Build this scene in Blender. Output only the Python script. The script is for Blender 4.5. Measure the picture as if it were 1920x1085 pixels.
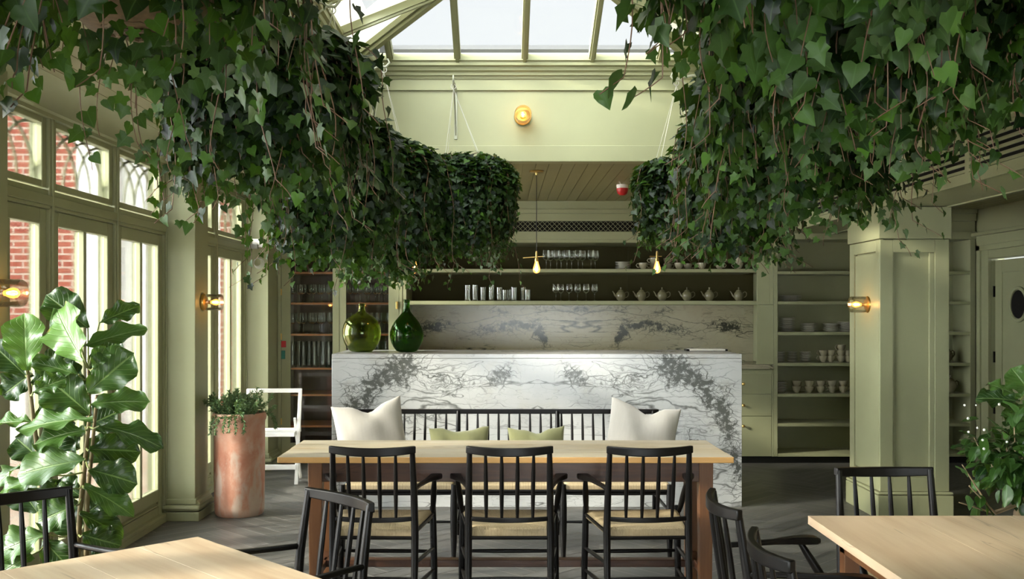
import bpy, math, random
import numpy as np
from mathutils import Vector, Matrix, Euler
PI = math.pi
for _o in list(bpy.data.objects): bpy.data.objects.remove(_o)
SC = bpy.context.scene
COL = SC.collection
# ---------------------------------------------------------------- camera, world, sun, exposure
F = 1850.0; HZ = 1.45; VX = 940.0; VY = 581.0      # focal length in px of a 1920 wide frame, eye height, vanishing point
cam = bpy.data.cameras.new('camera'); camo = bpy.data.objects.new('camera', cam); COL.objects.link(camo)
camo.location = (0, 0, HZ); camo.rotation_euler = (PI/2, 0, 0)
cam.sensor_width = 36; cam.lens = 36*F/1920
cam.shift_x = (960-VX)/1920; cam.shift_y = (VY-542.5)/1920
cam.clip_start = 0.05; cam.clip_end = 300
SC.camera = camo
SC.view_settings.view_transform = 'Standard'; SC.view_settings.look = 'None'
SC.view_settings.gamma = 1.0; SC.view_settings.exposure = 0.95
SC.view_settings.use_curve_mapping = False

SKY_LO, SKY_HI = 0.53, 12.8
SUN_DIR = Vector((1.0, 0.36, -0.40)).normalized()   # travel direction of the sunlight
wd = bpy.data.worlds.new('overcast_sky'); SC.world = wd; wd.use_nodes = True
nt = wd.node_tree; nt.nodes.clear()
def wn(t, **k):
    n = nt.nodes.new(t)
    for a, b in k.items(): setattr(n, a, b)
    return n
tc = wn('ShaderNodeTexCoord'); dp = wn('ShaderNodeVectorMath', operation='DOT_PRODUCT')
dp.inputs[1].default_value = (-0.75, -0.66, -0.04)
nt.links.new(tc.outputs['Generated'], dp.inputs[0])
mr = wn('ShaderNodeMapRange'); mr.interpolation_type = 'SMOOTHSTEP'
mr.inputs['From Min'].default_value = -0.30; mr.inputs['From Max'].default_value = 0.75
mr.inputs['To Min'].default_value = SKY_LO; mr.inputs['To Max'].default_value = SKY_HI
nt.links.new(dp.outputs['Value'], mr.inputs['Value'])
bg = wn('ShaderNodeBackground'); bg.inputs['Color'].default_value = (0.93, 0.965, 1.0, 1)
nt.links.new(mr.outputs[0], bg.inputs['Strength'])
wo = wn('ShaderNodeOutputWorld'); nt.links.new(bg.outputs[0], wo.inputs[0])
sl = bpy.data.lights.new('sun', 'SUN'); sl.energy = 4.6; sl.angle = math.radians(4.0); sl.color = (1.0, 0.93, 0.80)
so = bpy.data.objects.new('sun', sl); COL.objects.link(so)
so.rotation_euler = SUN_DIR.to_track_quat('-Z', 'Y').to_euler(); so.location = (-8, -4, 8)

def W(px, py, d):     # world point at distance d that sits on pixel px, py
    return Vector(((px-VX)*d/F, d, HZ-(py-VY)*d/F))

# ---------------------------------------------------------------- materials
class NT:
    def __init__(s, name):
        s.m = bpy.data.materials.new(name); s.m.use_nodes = True; s.t = s.m.node_tree; s.t.nodes.clear()
        s.out = s.n('ShaderNodeOutputMaterial'); s.b = None
    def n(s, t, ins=None, **k):
        n = s.t.nodes.new(t)
        for a, b in k.items(): setattr(n, a, b)
        if ins:
            for a, b in ins.items(): s.set(n, a, b)
        return n
    def set(s, n, key, v):
        if isinstance(v, bpy.types.NodeSocket): s.t.links.new(v, n.inputs[key])
        elif isinstance(v, bpy.types.Node): s.t.links.new(v.outputs[0], n.inputs[key])
        else: n.inputs[key].default_value = v
    def math(s, op, a, b=None, c=None, clamp=False):
        n = s.n('ShaderNodeMath', operation=op); n.use_clamp = clamp
        s.set(n, 0, a)
        if b is not None: s.set(n, 1, b)
        if c is not None: s.set(n, 2, c)
        return n.outputs[0]
    def mix(s, f, a, b, mode='MIX'):
        n = s.n('ShaderNodeMix', data_type='RGBA', blend_type=mode)
        s.set(n, 0, f); s.set(n, 6, c4(a)); s.set(n, 7, c4(b))
        return n.outputs[2]
    def noise(s, vec, scale, detail=3, rough=.5, dist=0, out='Fac', d4=None):
        n = s.n('ShaderNodeTexNoise', {'Scale': scale, 'Detail': detail, 'Roughness': rough, 'Distortion': dist})
        if vec is not None: s.set(n, 'Vector', vec)
        return n.outputs[out]
    def mapping(s, vec, scale=(1,1,1), rot=(0,0,0), loc=(0,0,0)):
        n = s.n('ShaderNodeMapping', {'Vector': vec, 'Scale': scale, 'Rotation': rot, 'Location': loc}); return n.outputs[0]
    def ramp(s, fac, stops, interp='LINEAR'):
        n = s.n('ShaderNodeValToRGB', {'Fac': fac}); r = n.color_ramp; r.interpolation = interp
        while len(r.elements) > 1: r.elements.remove(r.elements[-1])
        r.elements[0].position = stops[0][0]; r.elements[0].color = c4(stops[0][1])
        for p, c in stops[1:]:
            e = r.elements.new(p); e.color = c4(c)
        return n.outputs[0]
    def maprange(s, v, a, b, c=0., d=1., smooth=False):
        n = s.n('ShaderNodeMapRange', {'Value': v, 'From Min': a, 'From Max': b, 'To Min': c, 'To Max': d})
        if smooth: n.interpolation_type = 'SMOOTHSTEP'
        return n.outputs[0]
    def pos(s): return s.n('ShaderNodeNewGeometry').outputs['Position']
    def obj(s): return s.n('ShaderNodeTexCoord').outputs['Object']
    def bsdf(s, color, rough=.5, metal=0., spec=.5, bump=None, bstr=.3, bdist=.01, **ins):
        b = s.n('ShaderNodeBsdfPrincipled'); s.b = b
        s.set(b, 'Base Color', c4(color)); s.set(b, 'Roughness', rough); s.set(b, 'Metallic', metal)
        b.inputs['Specular IOR Level'].default_value = spec
        for k, v in ins.items(): s.set(b, k.replace('_', ' '), v)
        if bump is not None:
            bp = s.n('ShaderNodeBump', {'Strength': bstr, 'Distance': bdist, 'Height': bump}); s.set(b, 'Normal', bp)
        s.t.links.new(b.outputs[0], s.out.inputs[0]); return s.m
    def surf(s, sh):
        s.t.links.new(sh.outputs[0] if isinstance(sh, bpy.types.Node) else sh, s.out.inputs[0]); return s.m
def c4(c):
    if isinstance(c, (bpy.types.NodeSocket, bpy.types.Node)): return c
    if isinstance(c, (int, float)): return (c, c, c, 1)
    return tuple(c) + (1,) if len(c) == 3 else tuple(c)
M = {}
def paint(name, col, rough=.42):
    t = NT(name); n = t.noise(t.pos(), 3.0, 3)
    c = t.mix(t.maprange(n, .3, .7), [x*.95 for x in col], [min(1, x*1.04) for x in col])
    M[name] = t.bsdf(c, rough, spec=.3, bump=t.noise(t.pos(), 90, 2), bstr=.05, bdist=.002)
PAINT = (0.305, 0.310, 0.178)
paint('sage_paint', PAINT)
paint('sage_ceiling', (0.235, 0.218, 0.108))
def blind():
    t = NT('white_board')
    d = t.n('ShaderNodeBsdfDiffuse', {'Color': (.74, .74, .66, 1)}); l = t.n('ShaderNodeBsdfTranslucent', {'Color': (.74, .74, .66, 1)})
    M['white_board'] = t.surf(t.n('ShaderNodeMixShader', {0: .45, 1: d.outputs[0], 2: l.outputs[0]}))
blind()
paint('white_paint', (0.80, 0.79, 0.74), .35)
paint('pale_render', (0.85, 0.84, 0.80), .8)
paint('black_kick', (0.015, 0.015, 0.013))
paint('dark_void', (0.006, 0.005, 0.004), .9)
def simple(name, col, rough=.5, metal=0., **k):
    t = NT(name); n = t.noise(t.obj(), 14, 3)
    M[name] = t.bsdf(t.mix(n, [x*.88 for x in col], [min(1, x*1.12) for x in col]), rough, metal, **k)
simple('brass', (0.62, 0.42, 0.14), .28, 1.0)
simple('black_wood', (0.0038, 0.0031, 0.0027), .36, spec=.20)
simple('black_cord', (0.01, 0.01, 0.01), .6)
simple('steel', (0.45, 0.45, 0.42), .35, 1.0)
simple('white_cord', (0.48, 0.47, 0.41), .6)
simple('lead', (0.035, 0.035, 0.033), .6)
simple('bracket_paint', (0.36, 0.37, 0.28), .4)
simple('red_plastic', (0.42, 0.012, 0.015), .3)
simple('green_sign', (0.01, 0.13, 0.09), .4)
simple('white_plastic', (0.72, 0.70, 0.64), .35)
simple('grey_plastic', (0.25, 0.25, 0.23), .4)
simple('stoneware', (0.16, 0.145, 0.085), .2)
simple('cup_glaze', (0.34, 0.31, 0.21), .22)
simple('plate_glaze', (0.62, 0.60, 0.50), .22)
simple('soil', (0.03, 0.02, 0.012), .9)
simple('bark', (0.14, 0.085, 0.045), .8)
simple('pale_bark', (0.33, 0.24, 0.14), .75)
simple('fig_stem', (0.16, 0.12, 0.05), .7)
simple('vine_stem', (0.10, 0.050, 0.025), .7)
simple('pale_stem', (0.22, 0.25, 0.08), .6)
simple('zinc', (0.30, 0.30, 0.28), .45, .8)
simple('cabinet_wood', (0.050, 0.014, 0.006), .4)
simple('cabinet_shelf', (0.38, 0.13, 0.035), .4)  # orange light on the shelf edges is put into this colour
simple('clay_pot', (0.45, 0.22, 0.12), .8)
simple('blossom', (0.8, 0.78, 0.72), .5)

def window_glass():
    t = NT('window_glass')
    tr = t.n('ShaderNodeBsdfTransparent', {'Color': (.97, .985, .97, 1)})
    gl = t.n('ShaderNodeBsdfGlossy', {'Roughness': .02})
    fr = t.n('ShaderNodeFresnel', {'IOR': 1.45})
    mx = t.n('ShaderNodeMixShader', {0: t.math('MULTIPLY', fr.outputs[0], .9), 1: tr.outputs[0], 2: gl.outputs[0]})
    M['window_glass'] = t.surf(mx)
    t = NT('thin_glass')
    tr = t.n('ShaderNodeBsdfTransparent', {'Color': (.93, .95, .92, 1)})
    gl = t.n('ShaderNodeBsdfGlossy', {'Roughness': .16, 'Color': (.9, .9, .85, 1)})
    lw = t.n('ShaderNodeLayerWeight', {'Blend': .30})
    mx = t.n('ShaderNodeMixShader', {0: t.math('MULTIPLY_ADD', lw.outputs['Fresnel'], .80, .035, clamp=True), 1: tr.outputs[0], 2: gl.outputs[0]})
    M['thin_glass'] = t.surf(mx)
    t = NT('sconce_glass')
    tr = t.n('ShaderNodeBsdfTransparent', {'Color': (.96, .93, .86, 1)})
    gl = t.n('ShaderNodeBsdfGlossy', {'Roughness': .04})
    lw = t.n('ShaderNodeLayerWeight', {'Blend': .3})
    mx = t.n('ShaderNodeMixShader', {0: t.math('MULTIPLY_ADD', lw.outputs['Fresnel'], .7, .04, clamp=True), 1: tr.outputs[0], 2: gl.outputs[0]})
    M['sconce_glass'] = t.surf(mx)
    t = NT('bulb_glass')
    tr = t.n('ShaderNodeBsdfTransparent', {'Color': (1.0, .78, .45, 1)})
    gl = t.n('ShaderNodeBsdfGlossy', {'Roughness': .03})
    em = t.n('ShaderNodeEmission', {'Color': (1.0, .42, .10, 1), 'Strength': .9})
    mx = t.n('ShaderNodeMixShader', {0: .14, 1: tr.outputs[0], 2: gl.outputs[0]})
    ad = t.n('ShaderNodeAddShader', {0: mx.outputs[0], 1: em.outputs[0]})
    M['bulb_glass'] = t.surf(ad)
    t = NT('filament')
    M['filament'] = t.surf(t.n('ShaderNodeEmission', {'Color': (1.0, .62, .25, 1), 'Strength': 22.0}))
    for nm, col in (('green_glass', (.46, .54, .18)), ('deep_green_glass', (.16, .34, .085))):
        t = NT(nm); b = t.n('ShaderNodeBsdfPrincipled', {'Base Color': c4(col), 'Roughness': .03, 'IOR': 1.45, 'Transmission Weight': 1.0})
        tr = t.n('ShaderNodeBsdfTransparent', {'Color': c4([c**.8 for c in col])})
        M[nm] = t.surf(t.n('ShaderNodeMixShader', {0: .55, 1: tr.outputs[0], 2: b.outputs[0]}))
window_glass()

def leafmat(name, dark, light, vein, rough, trans, spec=.5, pinn=False):
    t = NT(name)
    a = t.n('ShaderNodeAttribute', attribute_name='tone').outputs['Fac']
    uv = t.n('ShaderNodeUVMap').outputs[0]
    sp = t.n('ShaderNodeSeparateXYZ', {0: uv})
    u = t.math('ABSOLUTE', sp.outputs[0]); v = sp.outputs[1]
    mid = t.maprange(u, .012, .035, 1, 0)
    if pinn:
        ph = t.math('FRACT', t.math('MULTIPLY', t.math('SUBTRACT', v, t.math('MULTIPLY', u, .75)), 8.0))
        sd = t.maprange(t.math('ABSOLUTE', t.math('SUBTRACT', ph, .5)), .03, .09, .7, 0)
    else:
        ang = t.math('ABSOLUTE', t.math('SUBTRACT', t.math('ARCTAN2', u, t.math('ADD', v, .0)), .72))
        r = t.math('ADD', u, t.math('ABSOLUTE', v))
        sd = t.maprange(t.math('MULTIPLY', ang, r), .008, .025, .55, 0)
    base = t.mix(a, dark, light)
    col = t.mix(t.math('MULTIPLY', t.math('MAXIMUM', mid, t.math('MULTIPLY', sd, .6)), .55 if pinn else .45), base, vein)
    back = t.n('ShaderNodeNewGeometry').outputs['Backfacing']
    col2 = t.mix(t.math('MULTIPLY', back, .20), col, [x*1.5+.04 for x in light])
    b = t.n('ShaderNodeBsdfPrincipled', {'Base Color': col2, 'Roughness': rough}); b.inputs['Specular IOR Level'].default_value = spec
    if pinn:
        bp = t.n('ShaderNodeBump', {'Strength': .6, 'Distance': .004, 'Height': t.math('MULTIPLY', t.math('MAXIMUM', mid, sd), -1.0)}); t.set(b, 'Normal', bp)
    tl = t.n('ShaderNodeBsdfTranslucent', {'Color': t.mix(.5, col, [light[0]*3.0, light[1]*2.6, light[2]*1.0])})
    M[name] = t.surf(t.n('ShaderNodeMixShader', {0: trans, 1: b.outputs[0], 2: tl.outputs[0]}))
leafmat('ivy_leaf', (0.0012, 0.0058, 0.0018), (0.046, 0.110, 0.010), (0.04, 0.08, 0.022), .42, .12, .17)
leafmat('fig_leaf', (0.005, 0.022, 0.006), (0.10, 0.21, 0.038), (0.20, 0.30, 0.10), .32, .12, .32, pinn=True)
leafmat('herb_leaf', (0.030, 0.085, 0.030), (0.13, 0.22, 0.08), (0.2, 0.3, 0.15), .6, .1)
leafmat('citrus_leaf', (0.006, 0.024, 0.005), (0.08, 0.18, 0.03), (0.1, 0.2, 0.06), .32, .12, .3)

def marble(name, cx, axis, blobs, base=(0.485, 0.485, 0.472), seed=0.0, dens=1.0, CORE=.86):
    """veined marble, the slab mirrored about the joint at cx; blobs = dark clusters (u, z, ru, rz, strength)"""
    t = NT(name)
    sp = t.n('ShaderNodeSeparateXYZ', {0: t.pos()})
    x = sp.outputs[0]; y = sp.outputs[1]; z = sp.outputs[2]
    u = t.math('ABSOLUTE', t.math('SUBTRACT', x, cx))
    cu = t.n('ShaderNodeCombineXYZ', {0: u, 1: t.math('ADD', y, seed), 2: z}).outputs[0]
    wv = t.noise(cu, 2.6, 4, .6, out='Color')
    warp = t.n('ShaderNodeVectorMath', {0: wv, 1: (.5, .5, .5)}, operation='SUBTRACT').outputs[0]
    def warped(amount):
        s = t.n('ShaderNodeVectorMath', {0: warp}, operation='SCALE'); s.inputs['Scale'].default_value = amount
        return t.n('ShaderNodeVectorMath', {0: cu, 1: s.outputs[0]}, operation='ADD').outputs[0]
    wn0 = t.noise(cu, 7.0, 3, .6)
    def ridge(vec, sc, wid, det=2, map_=(1, 1, 1), rot=(0, 0, 0)):
        n = t.noise(t.mapping(vec, map_, rot), sc, det, .45)
        d = t.math('ABSOLUTE', t.math('SUBTRACT', n, .5))
        w_ = t.math('MULTIPLY', t.maprange(wn0, .35, .65, .25, 1.5), wid)
        return t.math('SUBTRACT', 1.0, t.math('DIVIDE', d, w_), clamp=True)
    long1 = ridge(warped(.10), 2.6, .0105, 1.5, (.30, 1, 2.6), (0, .12, 0))
    long2 = ridge(warped(.14), 4.3, .0105, 2, (.26, 1, 2.4), (0, -.18, 0))
    long3 = ridge(warped(.12), 5.0, .0085, 2, (.30, 1, 2.0), (0, .30, 0))
    fine = ridge(warped(.3), 7.5, .010, 3, (.6, 1, 1.3), (0, .6, 0))
    vo = t.n('ShaderNodeTexVoronoi', {'Vector': t.mapping(warped(.25), (.50, 1, 1.35)), 'Scale': 11.0, 'Randomness': 1.0}, feature='DISTANCE_TO_EDGE')
    crack = t.maprange(vo.outputs[0], .0, .045, 1, 0)
    vo2 = t.n('ShaderNodeTexVoronoi', {'Vector': t.mapping(warped(.2), (.8, 1, 1.1)), 'Scale': 30.0, 'Randomness': 1.0}, feature='DISTANCE_TO_EDGE')
    crack2 = t.maprange(vo2.outputs[0], .0, .09, 1, 0)
    bl = None
    wn_ = t.n('ShaderNodeSeparateXYZ', {0: warp})
    uu = t.math('ADD', u, t.math('MULTIPLY', wn_.outputs[0], .30)); zz = t.math('ADD', z, t.math('MULTIPLY', wn_.outputs[2], .22))
    for (bu, bz, ru, rz, st, sl_) in blobs:
        du = t.math('DIVIDE', t.math('SUBTRACT', uu, bu), ru)
        zc = t.math('SUBTRACT', t.math('SUBTRACT', zz, bz), t.math('MULTIPLY', t.math('SUBTRACT', uu, bu), sl_))
        dz = t.math('DIVIDE', zc, rz)
        r2 = t.math('ADD', t.math('MULTIPLY', du, du), t.math('MULTIPLY', dz, dz))
        g = t.math('MULTIPLY', t.math('EXPONENT', t.math('MULTIPLY', r2, -1.0)), st)
        bl = g if bl is None else t.math('MAXIMUM', bl, g)
    hi = t.noise(warped(.12), 22, 6, .72)
    core = t.maprange(t.math('ADD', bl, t.math('MULTIPLY', t.math('SUBTRACT', hi, .5), 3.4)), .62, .95, 0, 1)
    halo = t.maprange(bl, .04, .5, 0, 1)
    v = t.math('MULTIPLY', crack, t.math('MULTIPLY', halo, .95))
    v = t.math('MAXIMUM', v, t.math('MULTIPLY', crack2, t.maprange(bl, .25, .8, 0, .75)))
    v = t.math('MAXIMUM', v, t.math('MULTIPLY', long1, .80*dens))
    pres = t.maprange(t.noise(cu, 1.5, 2), .40, .58, .15, 1)
    v = t.math('MAXIMUM', v, t.math('MULTIPLY', t.math('MULTIPLY', long2, pres), .80*dens))
    v = t.math('MAXIMUM', v, t.math('MULTIPLY', long3, t.maprange(bl, .0, .5, .25*dens, .9)))
    v = t.math('MAXIMUM', v, t.math('MULTIPLY', t.math('MULTIPLY', fine, pres), .35*dens))
    v = t.math('MAXIMUM', v, t.math('MULTIPLY', t.math('MULTIPLY', core, t.maprange(bl, .25, .7, 0, 1)), CORE))
    cloud = t.maprange(t.noise(warped(.4), 3.5, 5, .65), .40, .75, 0, 1)
    b0 = t.mix(cloud, base, [c*.86 for c in base])
    b0 = t.mix(t.maprange(t.noise(warped(.3), 5, 4), .60, .78, 0, .3), b0, (base[0]*.80, base[1]*.72, base[2]*.56))
    col = t.mix(v, b0, (0.022, 0.026, 0.018))
    M[name] = t.bsdf(col, .22)
# dark clusters in slab coordinates (distance from the joint, height, spreads, strength, slope)
marble('bar_marble', .267, 'x', [(1.0, 1.0, .22, .15, 1.05, -.3), (1.20, .88, .20, .16, 1.05, -.9), (1.38, .62, .11, .28, 1.05, -1.2), (1.44, .32, .10, .25, .95, -1.2), (.27, .955, .13, .07, 1.0, -.35), (.62, .94, .40, .085, .70, .05), (.85, .66, .5, .06, .5, -.2), (1.15, .45, .16, .16, .55, -1.0), (.25, .26, .24, .10, .75, -.3)], seed=2.0)
marble('splash_marble', .80, 'x', [(.62, 1.30, .24, .045, 1.25, -.05), (.40, 1.20, .10, .10, 1.3, 1.3), (.85, 1.26, .34, .07, .85, .0), (1.45, 1.29, .24, .07, 1.05, -.1), (.0, 1.46, .10, .04, .95, 0), (.80, 1.42, .16, .07, .65, .5), (.35, 1.46, .3, .03, .6, 0)], base=(.38, .345, .235), seed=7.3, dens=1.15, CORE=.95)

def wood_table(name, cols, axis=0, rough=.5, sc=1.0, cracks=.0, edge=None):
    t = NT(name); p = t.obj()
    scl = [3.0, 40.0, 40.0] if axis == 0 else ([40.0, 3.0, 40.0] if axis == 1 else [40., 40., 3.])
    a = t.noise(t.mapping(p, [s*.35*sc for s in scl]), 1.0, 5, .6, .6)
    b = t.noise(t.mapping(p, [s*1.6*sc for s in scl]), 1.0, 4, .6)
    c = t.noise(p, 2.2, 3)
    f = t.math('ADD', t.math('MULTIPLY', a, .6), t.math('MULTIPLY', b, .4))
    col = t.ramp(f, [(.32, cols[0]), (.5, cols[1]), (.68, cols[2])])
    col = t.mix(t.maprange(c, .35, .7, 0, .5), col, cols[3])
    if cracks:
        k = t.noise(t.mapping(p, [s*.25 for s in scl]), 1.0, 3, .5, 1.2)
        col = t.mix(t.maprange(t.math('ABSOLUTE', t.math('SUBTRACT', k, .36)), 0, .012, cracks, 0), col, [x*.35 for x in cols[0]])
    if edge:
        nz = t.n('ShaderNodeSeparateXYZ', {0: t.n('ShaderNodeNewGeometry').outputs['True Normal']}).outputs[2]
        col = t.mix(t.maprange(nz, .85, .98, 1, 0), col, t.mix(f, edge, [x*1.7 for x in edge]))
    M[name] = t.bsdf(col, rough, bump=b, bstr=.15, bdist=.004)
wood_table('farm_top', [(.26, .19, .10), (.36, .30, .20), (.43, .38, .28), (.48, .45, .37)], 0, .5, cracks=.7, edge=(.33, .18, .055))
wood_table('farm_base', [(.030, .010, .004), (.065, .023, .008), (.11, .042, .014), (.05, .017, .006)], 0, .42, cracks=.6)
wood_table('farm_leg', [(.085, .032, .010), (.15, .060, .019), (.21, .090, .030), (.115, .042, .013)], 2, .42)
wood_table('pale_top', [(.42, .28, .17), (.57, .44, .30), (.64, .52, .38), (.54, .39, .26)], 1, .36, .45, cracks=.55)

def floor_mat():
    t = NT('floor_boards')
    a = t.n('ShaderNodeAttribute', attribute_name='tone').outputs['Fac']
    uv = t.n('ShaderNodeUVMap').outputs[0]
    g = t.noise(t.mapping(uv, (2.2, 34, 1)), 1.0, 5, .65, .4)
    g2 = t.noise(t.mapping(uv, (.8, 6, 1)), 1.0, 3)
    col = t.mix(a, (0.030, 0.029, 0.027), (0.105, 0.100, 0.090))
    col = t.mix(t.maprange(g, .3, .75, 0, .75), col, (0.15, 0.142, 0.127))
    col = t.mix(t.maprange(g2, .5, .8, 0, .4), col, (0.02, 0.02, 0.018))
    M['floor_boards'] = t.bsdf(col, t.maprange(g, .3, .7, .34, .52), bump=g, bstr=.2, bdist=.004)
    t = NT('floor_gap'); M['floor_gap'] = t.bsdf((.30, .28, .25), .8)
floor_mat()
def rush_mat():
    t = NT('rush'); p = t.obj()
    n = t.noise(t.mapping(p, (160, 160, 60)), 1.0, 3)
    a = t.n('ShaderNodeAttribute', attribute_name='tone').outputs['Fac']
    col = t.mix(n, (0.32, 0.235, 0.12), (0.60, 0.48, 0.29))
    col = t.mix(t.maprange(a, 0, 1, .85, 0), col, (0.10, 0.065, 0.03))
    M['rush'] = t.bsdf(col, .7, bump=n, bstr=.3, bdist=.002)
    t = NT('wicker'); p = t.obj()
    n = t.noise(p, 60, 3)
    M['wicker'] = t.bsdf(t.mix(n, (0.030, 0.018, 0.007), (0.14, 0.09, 0.038)), .7)
    t = NT('terracotta'); p = t.obj()
    a = t.noise(p, 3.2, 5, .6, .4); b = t.noise(t.mapping(p, (1, 1, .5)), 9, 5, .7)
    col = t.ramp(a, [(.32, (.38, .135, .075)), (.48, (.46, .22, .14)), (.62, (.52, .34, .25))])
    col = t.mix(t.maprange(b, .52, .66, 0, .55), col, (.55, .43, .34))
    sp = t.n('ShaderNodeSeparateXYZ', {0: p})
    bloom = t.maprange(t.math('ADD', t.noise(t.mapping(p, (1, 1, .35)), 11, 4), t.math('MULTIPLY', sp.outputs[2], -.25)), .48, .56, 0, .7)
    col = t.mix(bloom, col, (.46, .37, .29))
    M['terracotta'] = t.bsdf(col, .85, bump=b, bstr=.2, bdist=.006)
    for nm, c in (('linen_white', (.32, .295, .255)), ('olive_cloth', (.125, .125, .048))):
        t = NT(nm); p = t.obj()
        wv = t.n('ShaderNodeTexWave', {'Vector': p, 'Scale': 90.0, 'Distortion': 2.5, 'Detail': 2.0}, bands_direction='X')
        wv2 = t.n('ShaderNodeTexWave', {'Vector': p, 'Scale': 90.0, 'Distortion': 2.5, 'Detail': 2.0}, bands_direction='Z')
        h = t.math('ADD', wv.outputs['Fac'], wv2.outputs['Fac'])
        n = t.noise(t.mapping(p, (60, 60, 8)), 1.0, 3)
        M[nm] = t.bsdf(t.mix(n, [x*.9 for x in c], [min(1, x*1.08) for x in c]), .9, bump=h, bstr=.25, bdist=.0015, Sheen_Weight=.3)
    t = NT('red_brick')
    p = t.pos(); sp = t.n('ShaderNodeSeparateXYZ', {0: p})
    vec = t.n('ShaderNodeCombineXYZ', {0: t.math('ADD', sp.outputs[1], sp.outputs[0]), 1: sp.outputs[2], 2: 0.0}).outputs[0]
    br = t.n('ShaderNodeTexBrick', {'Vector': vec, 'Color1': (.29, .065, .036, 1), 'Color2': (.23, .045, .026, 1), 'Mortar': (.42, .33, .26, 1), 'Scale': 1.0,
        'Mortar Size': .012, 'Brick Width': .23, 'Row Height': .078, 'Mortar Smooth': .1})
    n = t.noise(p, 9, 4)
    M['red_brick'] = t.bsdf(t.mix(t.maprange(n, .35, .7, 0, .35), br.outputs[0], (.38, .17, .11)), .9, bump=br.outputs['Fac'], bstr=-.4, bdist=.01)
    t = NT('paving'); p = t.pos()
    br = t.n('ShaderNodeTexBrick', {'Vector': p, 'Color1': (.62, .48, .36, 1), 'Color2': (.50, .36, .26, 1), 'Mortar': (.5, .45, .38, 1), 'Scale': 1.0,
        'Mortar Size': .01, 'Brick Width': .5, 'Row Height': .4})
    M['paving'] = t.bsdf(br.outputs[0], .9)
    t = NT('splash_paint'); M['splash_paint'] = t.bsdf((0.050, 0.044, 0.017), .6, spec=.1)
rush_mat()

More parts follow.
